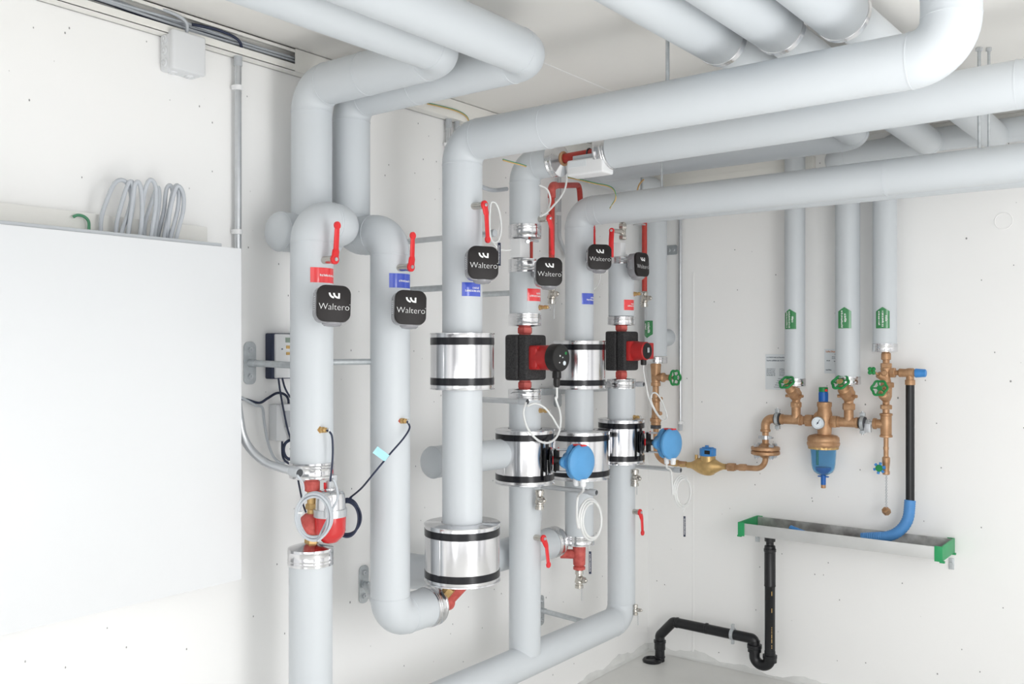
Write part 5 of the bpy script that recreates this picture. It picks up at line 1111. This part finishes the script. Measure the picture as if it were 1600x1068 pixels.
# blue hose
mb = MB(); top = V((xh, ym, zp(xh, ym, 781))); YT = -.15
pth0 = bend([top, V((xh-.006, ym-.02, .790)), V((at(1345, 842, Y=-.14).x, -.14, .757))], .125, 26); pth = []
for i in range(len(pth0)-1):
    L_ = (pth0[i+1]-pth0[i]).length; kq = max(1, int(L_/.0045)); pth += [pth0[i].lerp(pth0[i+1], j/kq) for j in range(kq)]
N_ = len(pth); mb.tube(pth, .023, 24, radii=[.0225+.0016*(1 if (i//1) % 2 else 0) for i in range(N_)]); tag(mb.build('drain_hose', 'hoseblue'), 'blue corrugated hose bending from black standpipe into trough', 'hose')

# trough
XA, XB, YA, YB, ZT, ZB_ = .627, 1.519, -.245, -.03, .780, .726
t = thing('drip_trough', 'galvanised drip trough with green end plates on right wall', 'trough', (XA, -.13, ZB_))
def plate(c, s, nm, m, lab=None): mb = MB(); mb.box(c, s, bv=.001); return mb.build(nm, m, t, lab)
xm_ = (XA+XB)/2; Lx = XB-XA
plate((xm_, YA, (ZT+ZB_)/2), (Lx, .003, ZT-ZB_), 'front_panel', 'troughface'); plate((xm_, YB, (ZT+ZB_)/2), (Lx, .003, ZT-ZB_), 'back_panel', 'rust'); plate((xm_, (YA+YB)/2, ZB_+.002), (Lx, YB-YA, .003), 'bottom_panel', 'rust', 'weathered zinc bottom')
for x, s in ((XA, -1), (XB, 1)):
    mb = MB(); yc_ = (YA+YB)/2
    mb.box((x, yc_, (ZT+ZB_)/2), (.007, YB-YA+.008, ZT-ZB_+.008), bv=.001); mb.box((x-s*.012, YA-.003, (ZT+ZB_)/2-.001), (.032, .004, ZT-ZB_+.010), bv=.001); mb.box((x-s*.012, YB+.003, (ZT+ZB_)/2), (.03, .004, ZT-ZB_+.008), bv=.001); mb.box((x, YA+.008, ZB_-.008), (.02, .014, .008), bv=.001); mb.box((x, YB-.008, ZB_-.008), (.02, .014, .008), bv=.001); mb.build('end_plate', 'greenend', t, 'green plastic end')
for px, py in ((1487, 880), (1184, 838)): q = at(px, py, Y=0); mb = MB(); mb.box((q.x, -.003, q.z), (.022, .006, .05), bv=.002); mb.cyl((q.x, -.004, q.z), (q.x, -.016, q.z), .007, 14); mb.build('wall_bracket', 'galv', t)
# blue flap of hose end in the trough
mb = MB(); q = V((at(1235, 822, Y=-.16).x, -.16, .772)); e = V((at(1278, 830, Y=-.16).x, -.16, .742)); mb.tube([q, (q+e)/2+V((0, 0, .0)), e], .012, 16, radii=[.019, .014, .006], flat=((0, 0, 1), .5)); tag(mb.build('hose_offcut', 'bluemid'), 'small blue cut hose end lying in left half of trough', 'hose')

# black waste pipe with trap
YD = -.14
def D(px, py): return at(px, py, Y=YD)
xd = D(1203, 900).x; g = lambda py: zp(xd, YD, py)
t = thing('waste_pipe', 'black waste pipe standing beneath the trough', 'pipe', (xd, YD, g(1020)))
mb = MB(); mb.lathe((xd, YD, g(1024)), (0, 0, 1), [(0, .024), (g(916)-g(1024), .0245), (g(915)-g(1024), .0268), (g(913.5)-g(1024), .0268), (g(913)-g(1024), .026), (g(862)-g(1024), .026), (g(861)-g(1024), .0285), (g(857)-g(1024), .0285), (g(856)-g(1024), .026), (g(852)-g(1024), .025), (g(851)-g(1024), .018), (g(846)-g(1024), .018), (g(845)-g(1024), .025), (ZB_-.002-g(1024), .026)], 32); mb.build('pipe', 'drain', t)
mb = MB(); rn = random.Random(2); zz = g(925)
aa = math.atan2(CAM.y-YD, CAM.x-xd)+.35
while zz > g(1010):
    L_ = rn.choice((.004, .006, .018)) if zz < g(970) else .02; mb.box((xd+.0247*math.cos(aa), YD+.0247*math.sin(aa), zz), (.0006, .0030, L_), Matrix.Rotation(aa, 3, 'Z')); zz -= L_+(.004 if zz < g(970) else .06)
mb.build('print_line', 'gold', t, 'small ochre printed marks')
zn = g(1020); xu = D(1179, 1010).x; zu = D(1179, 1000).z; zbm = g(1041)
t = thing('drain_trap', 'black U-bend trap at foot of the waste pipe', 'drain trap', (xd, YD, zbm))
pth = bend([(xd, YD, zn+.01), (xd, YD, zbm), (xu, YD, zbm), (xu, YD, D(1179, 1000).z)], .04, 12); mb = MB(); mb.tube(pth, .0255, 26)
mb.lathe((xd, YD, g(1034)), (0, 0, 1), [(0, .026), (.002, .032), (.020, .032), (.022, .0335), (.034, .0335), (.036, .025)], 30, mod=lambda a: 1+.02*math.cos(10*a)); zq = D(1179, 1018).z
mb.lathe((xu, YD, zq), (0, 0, 1), [(0, .026), (.002, .032), (.018, .032), (.02, .0345), (.036, .0345), (.038, .025)], 30, mod=lambda a: 1+.02*math.cos(10*a)); mb.build('bend', 'drain', t)
zh = D(1150, 991).z; zl_ = D(1052, 974).z; xl = D(1031, 1000).x
t = thing('waste_pipe', 'black waste pipe running along right wall down into floor', 'pipe', (xl, YD, 0))
pth = bend([(xu, YD, D(1179, 1004).z), (xu, YD, zh-.003), D(1052, 971), D(1031, 992), (xl, YD, .0)], [.05, .02, .02], 8); mb = MB(); mb.tube(pth, .0245, 26)
dd = (D(1052, 971)-V((xu, YD, zh))).normalized()
for px in (1104, 1058): q = D(px, 971+(px-1052)*.2); mb.lathe(q-dd*.006, dd, [(0, .0245), (.002, .027), (.010, .027), (.012, .0245)], 28)
z9 = zp(xl, YD, 1002); mb.lathe((xl, YD, z9-.04), (0, 0, 1), [(0, .0245), (.002, .028), (.034, .028), (.036, .031), (.048, .031), (.050, .025)], 28); z8 = zp(xl, YD, 1026); mb.lathe((xl, YD, z8-.003), (0, 0, 1), [(0, .0245), (.002, .0275), (.008, .0275), (.010, .0245)], 28); mb.build('pipe', 'drain', t)
mb = MB(); q = at(1019, 1031, Z=.006); mb.lathe((q.x, q.y, 0), (0, 0, 1), [(0, .048), (.008, .05), (.016, .044), (.018, .034), (.01, .03)], 36); mb.build('floor_collar', 'drain', t)
q = D(1145, 990); mb = MB(); mb.lathe(q-dd*.008, dd, [(0, .0245), (.001, .0295), (.016, .0295), (.017, .0245)], 28)
for s in (-1, 1): mb.box(q+V((0, 0, s*.038)), (.012, .016, .022), bv=.002)
tag(mb.build('pipe_clamp', 'galv'), 'light metal clamp holding black waste pipe to right wall', 'pipe clamp')

# data sheets on the wall behind the pipes
def sheet(label, px0, px1, py0, py1, marks, seed, orange=False):
    a_ = at(px0, py0, Y=-.003); b_ = at(px1, py1, Y=-.003); w_ = b_.x-a_.x; h_ = zp(a_.x, -.003, py0)-zp(a_.x, -.003, py1); z0 = zp(a_.x, -.003, py1)
    t = thing('data_sheet', label, 'notice', (a_.x, 0, z0)); mb = MB(); mb.box((a_.x+w_/2, -.0015, z0+h_/2), (w_, .0025, h_)); st = mb.build('sheet', 'paper', t)
    for gi, grp in enumerate(marks):
        mb = MB()
        for (u, v, n, hh, wd) in grp:
            g_, tot = glyphs(n, 1, seed+int(u*100)+int(v*100))
            for (x0, y0, x1, y1) in g_: mb.box((a_.x+w_*(u+wd*(x0+x1)/2/tot), -.0031, z0+h_*(v+hh*(y0+y1)/2)), (w_*wd*(x1-x0)/tot, .0006, h_*hh*(y1-y0)))
        mb.build('lettering', 'inko' if (orange and gi == 0) else 'ink', st)
sheet('grey data sheet with small print behind leftmost right wall pipe', 1196, 1236, 553, 608,
      [[(.05, .89, 18, .04, .72), (.05, .80, 14, .045, .70)], [(.05, .57-.045*k, 9, .028, .34) for k in range(5)]+[(.55-.0*k, .57-.045*k, 7, .028, .28) for k in range(5)]+[(.5-.04*k, .30-.06*k, 7+k, .028, .22+.04*k) for k in range(5)]], 5)
sheet('grey data sheet with orange heading behind middle right wall pipe', 1288, 1318, 545, 583, [[(.08, .86, 9, .08, .6)], [(.55, .76, 6, .06, .4), (.4, .66, 8, .04, .5), (.4, .60, 8, .04, .5), (.12, .50, 4, .06, .2), (.5, .48, 6, .06, .4), (.08, .12, 6, .06, .3)]], 8, True)
